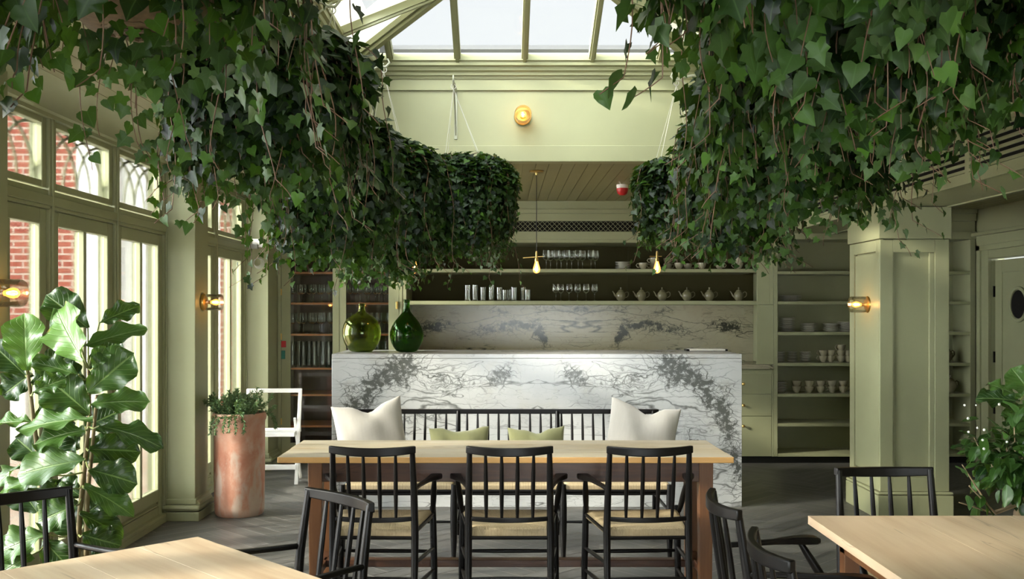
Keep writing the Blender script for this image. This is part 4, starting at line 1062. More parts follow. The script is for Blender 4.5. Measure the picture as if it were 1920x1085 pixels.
cushion('cushion', 'linen_white', .44, .44, .16, (.875, 6.17, .655), .30, -.10, .16, 'large white linen cushion at the right end of the black bench', .060, .055, 2, 'white linen cushions')
cushion('cushion', 'olive_cloth', .38, .27, .11, (-.262, 6.17, .585), .28, .03, -.02, 'small olive green cushion on the bench, the left of two', .022, .07, 3, 'olive cushions')
cushion('cushion', 'olive_cloth', .36, .27, .11, (.222, 6.17, .585), .28, -.05, -.05, 'small olive green cushion on the bench, the right of two', .030, .07, 4, 'olive cushions')

# ---- white folding chair
wc = thing('folding_chair', 'white painted folding chair standing behind the terracotta planter', 'chair', (-1.90, 8.25, 0), math.radians(4))
WP = 'white_paint'
for s in (-1, 1):
    m = MB(); m.beam((s*.19, -.06, 0), (s*.215, .02, .79), .030, .022, up=(0, 1, 0)); m.build('frame_post', WP, wc, bevel=.004)
    m = MB(); m.beam((s*.185, .26, 0), (s*.175, -.03, .55), .022, .02, up=(0, 1, 0)); m.build('leg', WP, wc, bevel=.004)
    m = MB(); m.beam((s*.20, .10, .42), (s*.192, .10, .56), .020, .024, up=(0, 1, 0)); m.build('bracket', WP, wc, bevel=.004)
m = MB(); m.beam((-.228, .022, .775), (.228, .022, .775), .022, .034); m.build('top_rail', WP, wc, bevel=.005)
m = MB(); m.box(-.185, .185, -.12, .22, .405, .440); m.build('seat', WP, wc, bevel=.004)
m = MB(); m.box(-.19, .19, -.07, -.04, .125, .165); m.build('stretcher', WP, wc, bevel=.003)

# ---- terracotta planter
pl_ = thing('terracotta_planter', 'tall cylindrical terracotta planter with rosemary by the second window pilaster', 'planter', (-1.865, 7.03, 0))
pr = [(.001, .0), (.160, .0), (.170, .012), (.1735, .06), (.176, .30), (.177, .60), (.178, .665), (.184, .672), (.188, .69), (.188, .71), (.182, .722), (.166, .722), (.160, .70), (.160, .66), (.001, .655)]
m = MB(); m.lathe(pr, 48); o = m.build('pot', 'terracotta', pl_, smooth=50)
m = MB(); m.lathe([(.001, .668), (.161, .668), (.161, .66)], 24); m.build('soil', 'soil', pl_)

# ---- pendant lamps
def light(name, loc, parent, energy, r=.012, col=(1, .62, .28)):
    l = bpy.data.lights.new(name, 'POINT'); l.energy = energy; l.shadow_soft_size = r; l.color = col
    o = bpy.data.objects.new(name, l); COL.objects.link(o); o.location = loc; o.parent = parent; return o
def pendant(px, label, rod):
    y = 7.30; x = (px-VX)*y/F; zb = 1.775
    t = thing('pendant_lamp', label, 'lamp', (x, y, zb), group='bare-bulb pendant lamps over the bar')
    zc = 2.478-zb
    m = MB(); m.lathe([(.001, zc), (.052, zc), (.054, zc-.006), (.050, zc-.010), (.010, zc-.013), (.008, zc-.03), (.001, zc-.031)], 28); m.build('ceiling_rose', 'brass', t, smooth=40)
    m = MB(); m.tube([(0, 0, zc-.02), (0, 0, .105)], .0028, 6); m.build('cord', 'black_cord', t)
    m = MB(); m.lathe([(.001, .112), (.006, .110), (.008, .10), (.0075, .06), (.013, .056), (.014, .034), (.001, .032)], 16); m.build('socket', 'brass', t, smooth=40)
    m = MB(); m.tube([(rod[0], 0, .072+rod[2]), (rod[1], 0, .072)], .0028, 8); m.build('cross_bar', 'brass', t, smooth=40)
    m = MB(); m.lathe([(.012, .036), (.013, .026), (.019, .006), (.0255, -.014), (.0265, -.028), (.021, -.044), (.010, -.052), (.001, -.054)], 22, cap=False); m.build('bulb', 'bulb_glass', t, smooth=70)
    m = MB()
    for k in range(5):
        a_ = 2*PI*k/5; m.tube([(.004*math.cos(a_), .004*math.sin(a_), .012), (.011*math.cos(a_), .011*math.sin(a_), -.030)], .0016, 5)
    m.tube([(0, 0, .03), (0, 0, .0)], .002, 6)
    m.build('filament', 'filament', t)
    light('lamp_light', (0, 0, -.015), t, .9)
pendant(777, 'bare-bulb pendant lamp above the demijohns, leftmost of three over the bar', (-.075, .03, 0))
pendant(1006, 'bare-bulb pendant lamp hanging over the middle of the bar', (-.10, .05, -.012))
pendant(1232, 'bare-bulb pendant lamp before the upper cups, rightmost over the bar', (-.055, .035, .0))

# ---- wall sconces
def sconce(loc, direc, label, e=.55):
    t = thing('wall_sconce', label, 'lamp', loc, group='brass wall sconces')
    rot = Vector((0, 0, 1)).rotation_difference(Vector(direc)).to_matrix().to_4x4()
    def b(m, nm, mat, **k): return m.xf(rot).build(nm, mat, t, **k)
    b(MB().lathe([(.001, 0), (.058, 0), (.060, .004), (.060, .016), (.056, .022), (.030, .024), (.001, .024)], 32), 'backplate', 'brass', smooth=40)
    b(MB().lathe([(.001, .02), (.020, .022), (.018, .034), (.013, .038), (.013, .060), (.001, .061)], 20), 'lamp_holder', 'brass', smooth=40)
    b(MB().lathe([(.010, .058), (.012, .066), (.020, .082), (.0225, .098), (.019, .112), (.010, .121), (.001, .124)], 20, cap=False), 'bulb', 'bulb_glass', smooth=70)
    m = MB()
    for k in range(4):
        a_ = 2*PI*k/4; m.tube([(.004*math.cos(a_), .004*math.sin(a_), .070), (.009*math.cos(a_), .009*math.sin(a_), .100)], .0018, 5)
    b(m, 'filament', 'filament')
    b(MB().lathe([(.046, .022), (.056, .026), (.058, .036), (.058, .128), (.055, .136), (.053, .136), (.055, .128), (.055, .036)], 36, cap=False), 'glass_shade', 'sconce_glass', smooth=60)
    light('lamp_light', Vector(direc)*.09, t, e, .010)
sconce((-2.11, 6.965, 1.505), (1, 0, 0), 'brass wall sconce with clear glass on the pilaster above the terracotta planter')
sconce((-2.11, 4.07, 1.52), (1, 0, 0), 'brass wall sconce with clear glass at the left edge above the fig', .7)
sconce((2.648, 7.10, 1.49), (-1, 0, 0), 'brass wall sconce with clear glass on the left face of the right pillar', .8)
sconce((.148, 6.83, 2.785), (0, -1, 0), 'brass wall sconce facing out from the centre of the pale lintel wall', .3)
sconce((-1.08, 5.0, 2.70), (1, 0, 0), 'brass wall sconce high on the left lantern wall, glimpsed through ivy', .3)

# ---- alarms and small wall fittings
t = thing('fire_alarm', 'red fire alarm sounder on a white base under the boarded ceiling', 'alarm', ((1167-VX)*8.1/F, 8.1, 2.478))
MB().lathe([(.001, 0), (.048, 0), (.050, -.012), (.046, -.030), (.001, -.031)], 28).build('base', 'white_plastic', t, smooth=40)
MB().lathe([(.001, -.030), (.047, -.030), (.048, -.045), (.040, -.072), (.022, -.086), (.001, -.088)], 28).build('sounder', 'red_plastic', t, smooth=40)
m = MB(); m.box(-.022, .022, -.02, 0, -.03, .03); o = m.build('fire_call_point', 'red_plastic', bevel=.004); o.location = (-2.045, 9.28, 1.13); tag(o, 'small red fire call point on the wall left of the glazed cabinet', 'call point')
m = MB(); m.box(-.018, .018, -.012, 0, -.04, .04); o = m.build('exit_button', 'green_sign', bevel=.003); o.location = (-2.05, 9.28, 1.03); tag(o, 'small green plate below the red fire call point', 'button')
m = MB(); m.box(-.10, .0, -.06, 0, -.035, .04); o = m.build('control_box', 'white_plastic', bevel=.004); o.location = (-2.14, 8.93, 2.05); tag(o, 'small white control box on the far left pilaster', 'box')
m = MB(); m.box(-.035, .035, -.03, .03, -.04, .0); o = m.build('sensor', 'grey_plastic', bevel=.004); o.location = (-2.22, 8.86, 2.04); tag(o, 'small dark sensor beside the white control box', 'sensor')
m = MB()
for k in range(4):
    r_ = .035+.004*k; m.tube([(r_*math.cos(a_*PI/12)+.004*k, .004*k, r_*math.sin(a_*PI/12)-.003*k) for a_ in range(25)], .0022, 6, cap=False)
m.tube([(0, .01, .04), (.02, .01, .09), (.04, .01, .13)], .0022, 6)
o = m.build('cable_coil', 'white_cord', smooth=60); o.location = (-2.20, 8.90, 1.88); tag(o, 'coil of white cable hanging on the far left pilaster', 'cable')
# ================================================================ PLANTS
IV = np.array([(0, 0), (0, .46), (0, 1.0)] + [p for x, y in ((.24, -.15), (.50, -.02), (.40, .20), (.55, .44), (.27, .55)) for p in ((x, y), (-x, y))], dtype=np.float64)
IVF = [(0, 3, 1), (3, 5, 1), (5, 7, 1), (7, 9, 1), (9, 11, 1), (11, 2, 1), (0, 1, 4), (4, 1, 6), (6, 1, 8), (8, 1, 10), (10, 1, 12), (12, 1, 2)]
HV = np.array([(0, 0), (0, .46), (0, 1.0)] + [p for x, y in ((.22, -.14), (.46, -.04), (.50, .18), (.40, .42), (.22, .68)) for p in ((x, y), (-x, y))], dtype=np.float64)
OV = np.array([(0, 0), (0, .5), (0, 1.0)] + [p for x, y in ((.12, .06), (.24, .25), (.28, .48), (.22, .70), (.11, .88)) for p in ((x, y), (-x, y))], dtype=np.float64)
NV_ = np.array([(0, 0), (0, .5), (0, 1.0)] + [p for x, y in ((.04, .05), (.07, .25), (.08, .5), (.07, .75), (.04, .92)) for p in ((x, y), (-x, y))], dtype=np.float64)
def leaf_mesh(name, P, T, N, S, tone, mat, parent, shape=IV, shape2=None, fold=.25, curl=.30, seed=0):
    """many leaves in one mesh: P base, T tip direction, N facing, S size"""
    rng = np.random.default_rng(seed)
    P = np.array(P, float); T = np.array(T, float); N = np.array(N, float); S = np.array(S, float); n = len(P)
    T /= np.linalg.norm(T, axis=1)[:, None]+1e-9
    U = np.cross(T, N); U /= np.linalg.norm(U, axis=1)[:, None]+1e-9
    N = np.cross(U, T)
    sh = np.broadcast_to(shape, (n,)+shape.shape).copy()
    if shape2 is not None:
        k = rng.random(n) < .35; sh[k] = shape2
    x = sh[:, :, 0]*rng.uniform(.85, 1.2, (n, 1)); y = sh[:, :, 1]
    fo = rng.uniform(.2, 1.0, (n, 1))*fold; cu = rng.uniform(.1, 1.3, (n, 1))*curl
    z = fo*np.abs(x)-cu*np.maximum(y, 0)**2+.04*rng.standard_normal(x.shape)
    V = P[:, None, :]+S[:, None, None]*(x[:, :, None]*U[:, None, :]+y[:, :, None]*T[:, None, :]+z[:, :, None]*N[:, None, :])
    nv = shape.shape[0]; V = V.reshape(-1, 3)
    Fc = (np.array(IVF)[None]+np.arange(n)[:, None, None]*nv).reshape(-1, 3)
    me = bpy.data.meshes.new(name); me.vertices.add(len(V)); me.vertices.foreach_set('co', V.astype(np.float32).ravel())
    nl = Fc.size; me.loops.add(nl); me.loops.foreach_set('vertex_index', Fc.astype(np.int32).ravel())
    me.polygons.add(len(Fc)); me.polygons.foreach_set('loop_start', np.arange(0, nl, 3, dtype=np.int32))
    me.update(calc_edges=True); me.polygons.foreach_set('use_smooth', [True]*len(Fc))
    UVv = sh.reshape(-1, 2)[Fc.ravel()]; ul = me.uv_layers.new(name='UVMap'); ul.data.foreach_set('uv', UVv.astype(np.float32).ravel())
    a = me.attributes.new('tone', 'FLOAT', 'POINT'); a.data.foreach_set('value', np.repeat(np.array(tone, float), nv).astype(np.float32))
    me.materials.append(M[mat]); o = bpy.data.objects.new(name, me); COL.objects.link(o); o.parent = parent
    return o
def ivy_basket(x, y, label, seed, R=.34, nv=150, L=(.35, .75), leaf=(.038, .062), runners=14, RL=(.7, 1.0), zrim=2.33, dens=.030, hook=None, hookdir=None, hz=2.93, bias=None, ang=None, dome=.15, core=True):
    t = thing('hanging_basket', label, 'plant', (x, y, zrim), group='wicker hanging baskets of trailing ivy')
    r = random.Random(seed); rb = .20
    # wicker bowl
    m = MB(); prf = [(.03, -.22), (.10, -.215), (.16, -.17), (.19, -.10), (rb, -.02), (rb+.006, 0)]
    for k in range(22):
        f = k/21; z = -.218*(1-f); rr = rb*math.sqrt(max(.04, 1-((1-f)*.98)**2))+.002
        m.tube([((rr+.004*(-1)**(j+k))*math.cos(j*PI/14), (rr+.004*(-1)**(j+k))*math.sin(j*PI/14), z) for j in range(29)], .006, 5, cap=False)
    m.lathe([(.02, -.216), (.12, -.20), (.17, -.14), (.188, -.05), (.188, 0)], 20, cap=False)
    m.build('basket', 'wicker', t, smooth=60)
    MB().lathe([(.001, -.01), (.185, -.012), (.185, -.03)], 20).build('soil', 'soil', t)
    hx, hy = (hook if hook else (0, 0)); top = hz-zrim
    m = MB()
    for k in range(4):
        a = PI/4+k*PI/2; m.tube([(rb*math.cos(a), rb*math.sin(a), 0), (hx, hy, top)], .0014, 5)
    m.tube([(hx+.016*math.cos(j*PI/8), hy, top+.016+.016*math.sin(j*PI/8)) for j in range(17)], .003, 6, cap=False)
    m.build('cord', 'white_cord', t)
    stems = MB(); P, T, N, S, TN = [], [], [], [], []
    for v in range(nv+runners):
        run = v >= nv
        th = r.uniform(0, 2*PI) if ang is None or r.random() < .35 else r.uniform(*ang)
        r0 = r.uniform(.0, .16); out = R*r.uniform(.55, 1.05) if not run else R*r.uniform(.8, 1.25)
        hmax = dome*r.uniform(.6, 1.1)*(1-(out/R)*.45)
        ln = r.uniform(*L)*(1 if r.random() < .8 else .6) if not run else r.uniform(*RL)
        if bias: ln *= 1+bias[0]*math.cos(th-bias[1])
        pts = []; px, py = r0*math.cos(th), r0*math.sin(th); s = 0; sw = r.uniform(-.5, .5); sp = r.uniform(0, 6)
        d_out = max(.02, out-r0); n1 = max(3, int(d_out/.04))
        for k in range(n1+1):
            f = k/n1; rad = r0+d_out*math.sin(f*PI/2)
            a = th+sw*f*.4
            pts.append(Vector((rad*math.cos(a), rad*math.sin(a), .0+hmax*math.sin(PI*min(1, f*.8+.15))*1.0-.07*f*f)))
        a = th+sw*.4; p = pts[-1].copy(); dirv = Vector((math.cos(a), math.sin(a), 0)); n2 = int(ln/.04)
        for k in range(1, n2+1):
            f = k/n2
            side = Vector((-dirv.y, dirv.x, 0))
            p = p+Vector((0, 0, -.038))+dirv*(.006*math.sin(sp+k*.5)-(.004 if not run else -.002))+side*(.010*math.sin(sp*2+k*.35))
            if f > .82 and run: p += dirv*.018+Vector((0, 0, .022))
            pts.append(p.copy())
        if run or r.random() < .4: stems.tube(pts, [.0030*(1-.6*i/len(pts)) for i in range(len(pts))], 4, cap=False)
        step = dens if not run else dens*1.7
        acc = r.uniform(0, step); tot = len(pts)-1; side_ = 1
        for k in range(tot):
            a_, b_ = pts[k], pts[k+1]; seg = (b_-a_).length
            while acc < seg:
                q = a_.lerp(b_, acc/seg); rad = Vector((q.x, q.y, 0))
                outw = rad.normalized() if rad.length > .01 else Vector((0, 0, 1))
                f = (k+1)/tot; hang = k > n1
                tv = (b_-a_).normalized(); sd = Vector((-outw.y, outw.x, 0))*side_; side_ *= -1
                jit = Vector((r.gauss(0, 1), r.gauss(0, 1), r.gauss(0, 1)))
                if hang: tip = Vector((0, 0, -1))*.9+sd*r.uniform(.1, .9)+outw*.25+jit*.28; nn = outw*1.0+Vector((0, 0, .35))+jit*.38
                else: tip = outw*.8+Vector((0, 0, -.35))+sd*.6+jit*.3; nn = Vector((0, 0, 1))*.8+outw*.6+jit*.35
                sz = r.uniform(*leaf)*(1-.35*max(0, f-.6)/.4)*(1 if not run else .92)
                off = sd*r.uniform(.0, .03)+outw*r.uniform(0, .035)*(1 if not run else .3)
                P.append(q+off); T.append(tip); N.append(nn); S.append(sz)
                tn = min(1, max(0, r.gauss(.10, .10)+(.30 if f > .9 and r.random() < .5 else 0)))
                if r.random() < .06: tn = r.uniform(.5, 1)  # scattered bright leaves: highlights on the ivy put into the tone
                TN.append(tn)
                acc += step*r.uniform(.6, 1.4)
            acc -= seg
    leaf_mesh('ivy_foliage', [tuple(p) for p in P], [tuple(p) for p in T], [tuple(p) for p in N], S, TN, 'ivy_leaf', t, IV, HV, seed=seed)
    if stems.v: stems.build('vine_stems', 'vine_stem', t, smooth=70, recalc=False)
    return t
def bracket(x0, y0, dx, dy, z, label, ln=.30):
    t = thing('plant_bracket', label, 'bracket', (x0, y0, z), group='white scrolled plant brackets')
    L = Vector((dx, dy, 0)).normalized()
    m = MB(); m.beam(L*.004+Vector((0, 0, -.33)), L*.004+Vector((0, 0, .02)), .022, .008, up=L); m.build('wall_strap', 'bracket_paint', t, bevel=.002)
    m = MB(); pts = [L*.006+Vector((0, 0, -.30)), L*(ln*.35)+Vector((0, 0, -.16)), L*(ln*.75)+Vector((0, 0, -.045)), L*ln+Vector((0, 0, 0.0))]
    m.tube([L*.006, L*(ln*.6)+Vector((0, 0, .01)), L*(ln-.05)+Vector((0, 0, 0)), L*(ln-.02)+Vector((0, 0, -.018)), L*(ln+.012)+Vector((0, 0, -.020)), L*(ln+.034)+Vector((0, 0, .006)), L*(ln+.022)+Vector((0, 0, .030))], [.009, .009, .009, .008, .008, .007, .005], 8)
    m.build('arm', 'bracket_paint', t, smooth=60)
    m = MB(); m.tube(pts, .006, 8); m.build('brace', 'bracket_paint', t, smooth=60)
    m = MB(); m.tube([L*ln+Vector((0, 0, -.02-.0)), L*ln+Vector((0, 0, -.05))], .003, 6); m.build('link', 'bracket_paint', t)
    return t
IVB = [
 # x, y, label, seed, opts, bracket (x0,y0,dx,dy)
 (-.235, 6.50, 'rounded ivy hanging basket below the bracket on the pale lintel wall', 3, dict(hook=(-.08, 0), R=.31, nv=330, L=(.30, .58), leaf=(.030, .048), runners=7, RL=(.55, .85), dens=.026, dome=.20), (-.315, 6.83, 0, -1)),
 (-.72, 6.05, 'shaggy ivy hanging basket second from the lintel wall on the left', 4, dict(R=.34, nv=290, L=(.40, .76), leaf=(.036, .058), runners=16, RL=(.6, .9), dome=.21), (-1.08, 6.05, 1, 0)),
 (-.83, 4.85, 'trailing ivy hanging basket third from the lintel wall on the left', 5, dict(R=.32, nv=250, L=(.35, .70), leaf=(.040, .062), runners=22, RL=(.55, .9), dome=.09), (-1.08, 4.85, 1, 0)),
 (-.84, 3.55, 'trailing ivy hanging basket fourth from the lintel wall on the left', 6, dict(R=.34, nv=180, L=(.22, .50), leaf=(.044, .070), runners=28, RL=(.4, .75), dome=.2, dens=.034), (-1.08, 3.55, 1, 0)),
 (-.88, 2.38, 'nearest left ivy hanging basket at the upper left, its wicker bowl showing', 7, dict(R=.42, nv=105, L=(.14, .34), leaf=(.046, .074), runners=34, RL=(.32, .66), dome=.2, dens=.042), (-1.08, 2.38, 1, 0)),
 (1.135, 6.40, 'small ivy hanging basket at the right of the pale lintel wall', 8, dict(R=.25, nv=230, L=(.18, .48), leaf=(.038, .058), runners=14, RL=(.45, .72), dome=.14), (1.40, 6.40, -1, 0)),
 (1.20, 5.05, 'trailing ivy hanging basket second from the lintel wall on the right', 9, dict(R=.27, nv=190, L=(.35, .66), leaf=(.040, .062), runners=22, RL=(.5, .80), dome=.2), (1.40, 5.05, -1, 0)),
 (1.15, 3.85, 'trailing ivy hanging basket third from the lintel wall on the right', 10, dict(R=.38, nv=210, L=(.30, .56), leaf=(.044, .068), runners=28, RL=(.45, .78), dome=.2, dens=.034), (1.40, 3.85, -1, 0)),
 (.98, 2.85, 'ivy hanging basket fourth from the lintel wall on the right', 12, dict(R=.38, nv=170, L=(.20, .46), leaf=(.046, .072), runners=26, RL=(.4, .62), dome=.2, dens=.038), (1.40, 2.85, -1, 0)),
 (.70, 2.02, 'large-leaved ivy hanging basket nearest the front at the upper right', 13, dict(R=.40, nv=120, L=(.14, .34), leaf=(.056, .090), runners=20, RL=(.28, .50), dome=.2, dens=.044), None),
 (1.42, 2.30, 'dense ivy hanging basket at the top right corner', 14, dict(R=.42, nv=180, L=(.22, .44), leaf=(.046, .072), runners=22, RL=(.3, .56), dome=.2, dens=.038), None),
]
for x, y, lab, sd, kw, br in IVB:
    if br:
        x0, y0, dx, dy = br
        ln = abs(x-x0) if dx else abs(y-y0)
        side = 'lintel wall' if dy else ('left lantern wall' if dx > 0 else 'right lantern wall')
        nb = [q[5] and q[5][2] == dx and q[5][3] == dy for q in IVB]; kk = sum(nb[:[q[0] == x and q[1] == y for q in IVB].index(True)])
        bracket(x0, y0, dx, dy, 2.96, 'white scrolled metal bracket on the %s%s' % (side, '' if dy else (', %s from the lintel wall' % ORD[kk])), ln)
        ivy_basket(x, y, lab, sd, hz=2.905, **kw)
    else: ivy_basket(x, y, lab, sd, hz=3.05, **kw)

# ---- fiddle-leaf fig
fg = thing('fiddle_leaf_fig', 'tall fiddle-leaf fig with big glossy leaves in front of the left windows', 'plant', (-1.68, 3.72, 0))
LEAVES = [ # base px, tip px, width px, depth, facing (x,y,z), tone, bend
 ((50,694),(36,588),66,3.60,(.1,-1,.2),.75,.1), ((156,676),(44,572),78,3.50,(-.5,-.8,.35),.85,.05), ((165,615),(86,548),60,3.75,(.2,-.9,.4),.15,.1),
 ((186,606),(247,554),36,3.75,(.3,-.8,.5),.15,.2), ((152,650),(250,588),40,3.62,(.0,-.7,.6),.45,.15), ((165,735),(238,662),72,3.50,(.1,-1,.25),.30,.05),
 ((147,702),(58,668),40,3.60,(.1,-.7,.6),.35,.1), ((48,704),(-20,640),50,3.75,(.2,-.9,.3),.08,.1), ((168,776),(86,706),74,3.62,(.2,-1,.2),.20,.1),
 ((170,757),(268,735),46,3.58,(.1,-.8,.6),.40,.2), ((66,792),(-30,764),34,3.6,(.0,-.5,.9),.5,.25), ((174,784),(20,774),50,3.52,(-.1,-.6,.8),.45,.2),
 ((186,798),(303,808),46,3.60,(.2,-.6,.7),.22,.35), ((160,806),(60,824),56,3.52,(-.1,-.7,.7),.35,.2), ((168,842),(254,838),60,3.60,(.3,-.8,.3),.04,.2),
 ((158,862),(28,882),66,3.46,(-.1,-.8,.55),.42,.15), ((168,880),(252,902),58,3.52,(.1,-.9,.45),.16,.25), ((36,872),(-30,930),44,3.6,(-.3,-.7,.5),.3,.3),
 ((92,890),(0,925),34,3.55,(-.1,-.6,.8),.5,.2), ((140,915),(54,932),34,3.55,(0,-.7,.7),.3,.1), ((158,912),(246,962),42,3.50,(.1,-.7,.65),.38,.35),
 ((142,948),(70,978),60,3.50,(0,-.9,.4),.32,.25), ((150,962),(228,1000),40,3.6,(.2,-.7,.6),.08,.3), ((155,1002),(220,1022),52,3.50,(.1,-1,.2),.14,.2),
 ((86,1002),(-10,1034),60,3.55,(-.1,-.8,.5),.45,.2), ((60,1040),(-10,1085),60,3.55,(-.1,-.8,.5),.5,.2), ((80,1010),(140,1075),60,3.7,(0,-1,.1),.15,.1),
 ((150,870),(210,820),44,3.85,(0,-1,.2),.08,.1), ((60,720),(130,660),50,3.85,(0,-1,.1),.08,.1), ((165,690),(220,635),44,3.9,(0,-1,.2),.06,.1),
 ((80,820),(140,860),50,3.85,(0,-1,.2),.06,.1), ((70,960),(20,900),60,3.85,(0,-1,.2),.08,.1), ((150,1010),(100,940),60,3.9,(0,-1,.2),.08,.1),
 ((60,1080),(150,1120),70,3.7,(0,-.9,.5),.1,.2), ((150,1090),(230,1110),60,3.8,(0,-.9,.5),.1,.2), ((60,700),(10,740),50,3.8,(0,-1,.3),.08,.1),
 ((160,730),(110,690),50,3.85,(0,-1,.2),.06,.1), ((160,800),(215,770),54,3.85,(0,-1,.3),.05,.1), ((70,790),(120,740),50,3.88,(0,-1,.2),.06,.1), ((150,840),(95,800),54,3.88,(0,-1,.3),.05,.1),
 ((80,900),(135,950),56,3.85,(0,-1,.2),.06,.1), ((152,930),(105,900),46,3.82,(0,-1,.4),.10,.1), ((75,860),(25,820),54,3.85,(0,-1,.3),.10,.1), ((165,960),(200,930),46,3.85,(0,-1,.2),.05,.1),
 ((62,735),(110,700),40,3.5,(0,-.8,.5),.25,.2), ((175,690),(196,650),30,3.5,(.4,-1,.2),.5,.2),
]
def fig_leaf(bp, tp_, wpx, d, fn, bend, seed):
    b = W(bp[0], bp[1], d); e = W(tp_[0], tp_[1], d); 
    fn = Vector(fn).normalized(); ax = e-b; Ln = ax.length*1.06
    # turn the tip out of the picture plane so the leaf leans with its facing direction
    T_ = ax.normalized(); T_ = (T_-fn*T_.dot(fn)*.9).normalized(); U_ = T_.cross(fn).normalized(); N_ = U_.cross(T_)
    wd_ = wpx*d/F/2*1.24; r = random.Random(seed); nv_, nu = 13, 8; vs, uv = [], []
    ph = r.uniform(0, 6); amp = r.uniform(.012, .022)
    for j in range(nv_+1):
        v = j/nv_; w_ = wd_*(math.sin(PI*min(1, v**1.25*.985+.015))**.62)*(.72+.40*v)
        for i in range(nu+1):
            u = -1+2*i/nu
            z = -bend*Ln*v*v*.8+abs(u)*w_*.28+amp*math.sin(v*17+ph+(0 if u > 0 else 2))*abs(u)**2*1.0
            p = b+T_*(v*Ln*(1-.12*bend))+U_*(u*w_)+N_*z
            vs.append(tuple(p)); uv.append((u*.5, v))
    fs = [(j*(nu+1)+i, j*(nu+1)+i+1, (j+1)*(nu+1)+i+1, (j+1)*(nu+1)+i) for j in range(nv_) for i in range(nu)]
    return vs, fs, uv, b
def leaf_group(specs, root, name, mat, trunk_at):
    V, Fc, UV, TN = [], [], [], []; st = MB()
    for q, (bp, tp_, w_, d, fn, tone, bend) in enumerate(specs):
        vs, fs, uv, b = fig_leaf(bp, tp_, w_, d, fn, bend, q)
        k = len(V); l = root.location
        V += [(x-l.x, y-l.y, z-l.z) for x, y, z in vs]; Fc += [tuple(i+k for i in f) for f in fs]; UV += uv; TN += [tone]*len(vs)
        tk = trunk_at(bp, b)
        st.tube([b-l, ((b+tk)/2-l)+Vector((0, 0, -.008)), tk-l], [.0028, .003, .0038], 6)
    me = bpy.data.meshes.new(name); me.from_pydata(V, [], Fc); me.materials.append(M[mat])
    ul = me.uv_layers.new(name='UVMap'); idx = np.zeros(len(me.loops), dtype=np.int32); me.loops.foreach_get('vertex_index', idx)
    ul.data.foreach_set('uv', np.array(UV, dtype=np.float32)[idx].ravel())
    a = me.attributes.new('tone', 'FLOAT', 'POINT'); a.data.foreach_set('value', np.array(TN, dtype=np.float32))
    me.polygons.foreach_set('use_smooth', [True]*len(me.polygons))
    o = bpy.data.objects.new(name, me); COL.objects.link(o); o.parent = root
    st.build('leaf_stalks', 'pale_stem', root, smooth=60)
    return o
trunks = [[(50, 680), (60, 760), (72, 860), (85, 980), (100, 1130)], [(166, 690), (168, 780), (160, 860), (150, 960), (140, 1130)], [(182, 740), (172, 850), (164, 930), (160, 1130)]]
TD = 3.70
TR = []
for tr_ in trunks:
    w3 = [W(a_, b_, TD) for a_, b_ in tr_]; w3.append(Vector((-1.68+.12*(len(TR)-1), 3.72, .36))); TR.append(w3)
def fig_trunk(bp, b):
    best = None
    for w3 in TR[:2]:
        for p, q in zip(w3[:-1], w3[1:]):
            for f in (0, .25, .5, .75, 1):
                c = p.lerp(q, f); c2 = (c-b).length+.3*abs(c.z-(b.z-.02))
                if best is None or c2 < best[0]: best = (c2, c)
    return best[1]
leaf_group(LEAVES, fg, 'foliage', 'fig_leaf', fig_trunk)
for w3 in TR:
    m = MB(); m.tube([p-fg.location for p in w3], [.006+.0015*i for i in range(len(w3))], 8); m.build('stem', 'fig_stem', fg, smooth=60)
m = MB(); m.lathe([(.001, 0), (.14, 0), (.17, .34), (.18, .36), (.18, .39), (.165, .39), (.155, .35), (.001, .345)], 32); m.build('pot', 'clay_pot', fg, smooth=50)

# ---- broad-leaved plant at the right edge
bp_ = thing('broad_leaved_plant', 'glossy broad-leaved plant at the right edge above the citrus tree', 'plant', (2.48, 4.55, 0))
L2 = [((1912,752),(1852,714),44,4.4,(-.2,-.6,.8),.12,.2), ((1915,745),(1868,708),24,4.35,(.2,-.7,.6),.6,.2), ((1935,740),(1905,690),50,4.3,(-.3,-1,.3),.5,.1),
      ((1918,800),(1898,760),40,4.4,(-.2,-1,.3),.35,.2), ((1940,720),(1990,680),50,4.4,(0,-.8,.5),.4,.2), ((1940,780),(2000,770),60,4.4,(0,-.8,.5),.3,.2), ((1930,830),(1985,850),60,4.4,(0,-.8,.5),.3,.2), ((1922,790),(1880,740),26,4.45,(.3,-.8,.2),.3,.2)]
T2 = [W(1930, 720, 4.45), W(1926, 800, 4.45), W(1928, 900, 4.48), Vector((2.46, 4.5, .55)), Vector((2.48, 4.55, .30))]
leaf_group(L2, bp_, 'foliage', 'fig_leaf', lambda b_, b: min(T2, key=lambda q: (q-b).length))
m = MB(); m.tube([p-bp_.location for p in T2], [.006, .007, .008, .010, .012], 8); m.build('stem', 'fig_stem', bp_, smooth=60)
m = MB(); m.lathe([(.001, 0), (.12, 0), (.15, .30), (.155, .33), (.14, .33), (.135, .30), (.001, .295)], 28); m.build('pot', 'clay_pot', bp_, smooth=50)

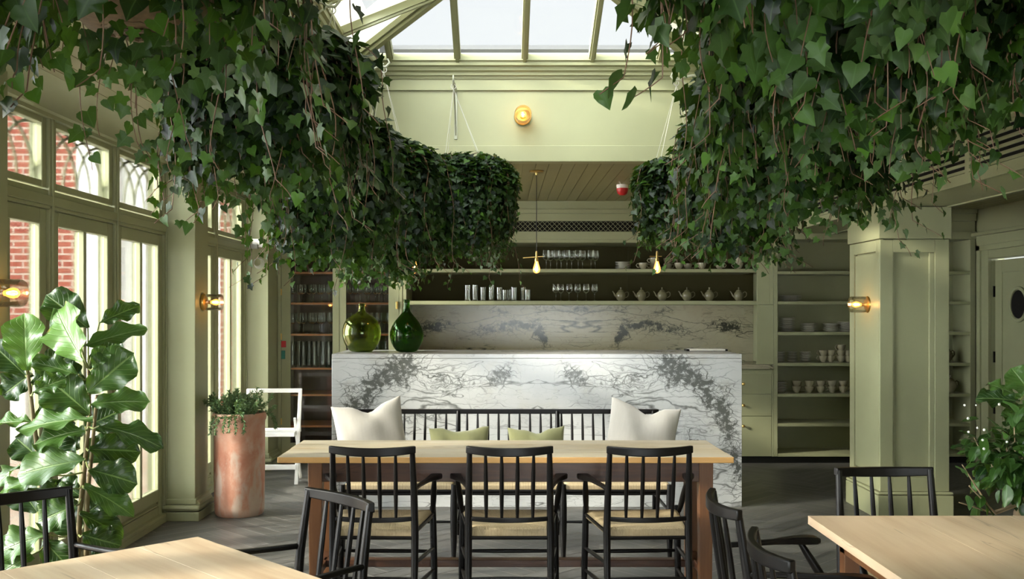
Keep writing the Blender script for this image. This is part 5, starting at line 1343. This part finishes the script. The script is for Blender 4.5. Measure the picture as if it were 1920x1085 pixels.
# ---- citrus tree
ct = thing('citrus_tree', 'bushy citrus tree with white blossom behind the right pale table', 'plant', (2.12, 4.05, 0))
r = random.Random(21); P, T, N, S, TN = [], [], [], [], []; st = MB()
trunkc = [Vector((0, 0, .30)), Vector((-.01, 0, .50)), Vector((.0, 0, .62)), Vector((.02, 0, .66))]
st.tube(trunkc, [.022, .018, .017, .015], 8)
ends = []
for k in range(26):
    a_ = r.uniform(0, 2*PI); rr = r.uniform(.05, .22); ez = r.uniform(.78, 1.06)
    if k < 3: rr = .24; a_ = PI+r.uniform(-.4, .4); ez = .66+.08*k
    e_ = Vector((rr*math.cos(a_), rr*math.sin(a_)*.9, ez)); mid = Vector((e_.x*.45, e_.y*.45, .72 if k > 2 else .62))
    st.tube([trunkc[-1], mid, e_], [.008, .005, .0025], 6)
    nl = 26 if k > 2 else 3
    for q in range(nl):
        f = r.uniform(.35, 1.05); c = mid.lerp(e_, f)+Vector((r.gauss(0, .035), r.gauss(0, .035), r.gauss(0, .035)))
        o_ = (c-Vector((0, 0, .88))); o_ = o_.normalized() if o_.length > 0 else Vector((0, 0, 1))
        j = Vector((r.gauss(0, 1), r.gauss(0, 1), r.gauss(0, 1)))
        P.append(tuple(c)); T.append(tuple(o_*.7+j*.5+Vector((0, 0, -.2)))); N.append(tuple(o_*.4+Vector((0, 0, .7))+j*.4)); S.append(r.uniform(.05, .085)); TN.append(min(1, max(0, r.gauss(.22, .15)+(.5 if r.random() < .08 else 0))))
leaf_mesh('foliage', P, T, N, S, TN, 'citrus_leaf', ct, OV, fold=.35, curl=.35, seed=2)
st.build('branches', 'pale_bark', ct, smooth=60)
m = MB()
for k in range(14):
    a_ = r.uniform(PI*.9, PI*2.1); z = r.uniform(.86, 1.08); rr = r.uniform(.16, .23); m.sphere((rr*math.cos(a_), rr*math.sin(a_), z), r.uniform(.0035, .006), 8, 6)
m.build('blossoms', 'blossom', ct, smooth=80)
m = MB(); m.lathe([(.001, 0), (.13, 0), (.16, .30), (.17, .34), (.15, .34), (.145, .30), (.001, .295)], 28); m.build('pot', 'clay_pot', ct, smooth=50)

# ---- rosemary in the terracotta planter
r = random.Random(31); P, T, N, S, TN = [], [], [], [], []; st = MB()
for k in range(120):
    a_ = r.uniform(0, 2*PI); r0 = r.uniform(0, .14); el = r.uniform(.05, .16)
    p = Vector((r0*math.cos(a_), r0*math.sin(a_), .67)); d_ = Vector((math.cos(a_)*(.12+r0*3.2), math.sin(a_)*(.12+r0*3.2), 1.0)).normalized(); pts = [p.copy()]
    trail = k < 9
    if trail: a_ = -PI/2+r.uniform(-.7, .5) if k < 6 else r.uniform(-.3, .4); p = Vector((.15*math.cos(a_), .15*math.sin(a_), .70)); d_ = Vector((math.cos(a_), math.sin(a_), .5)); pts = [p.copy()]
    n_ = 10 if trail else r.choice((7, 8, 9, 10, 11))
    for q in range(n_):
        d_ = (d_+Vector((r.gauss(0, .12), r.gauss(0, .12), -.16 if trail else -.03+r.gauss(0, .08)))).normalized()
        if trail and q > 2: d_ = (d_+Vector((0, 0, -.35))).normalized()
        p = p+d_*(.020 if not trail else .018); pts.append(p.copy())
        for w_ in range(10):
            j = Vector((r.gauss(0, 1), r.gauss(0, 1), r.gauss(0, 1))).normalized(); c = p-d_*r.uniform(0, .02)
            P.append(tuple(c)); T.append(tuple(j+d_*.8)); N.append((r.gauss(0, 1), r.gauss(0, 1), 1)); S.append(r.uniform(.014, .026)); TN.append(min(1, max(0, r.gauss(.35, .25))))
    st.tube(pts, .0016, 4, cap=False)
leaf_mesh('rosemary', P, T, N, S, TN, 'herb_leaf', pl_, NV_*np.array([1.8, 1]), fold=.3, curl=.2, seed=4)
st.build('rosemary_stems', 'pale_stem', pl_, recalc=False)
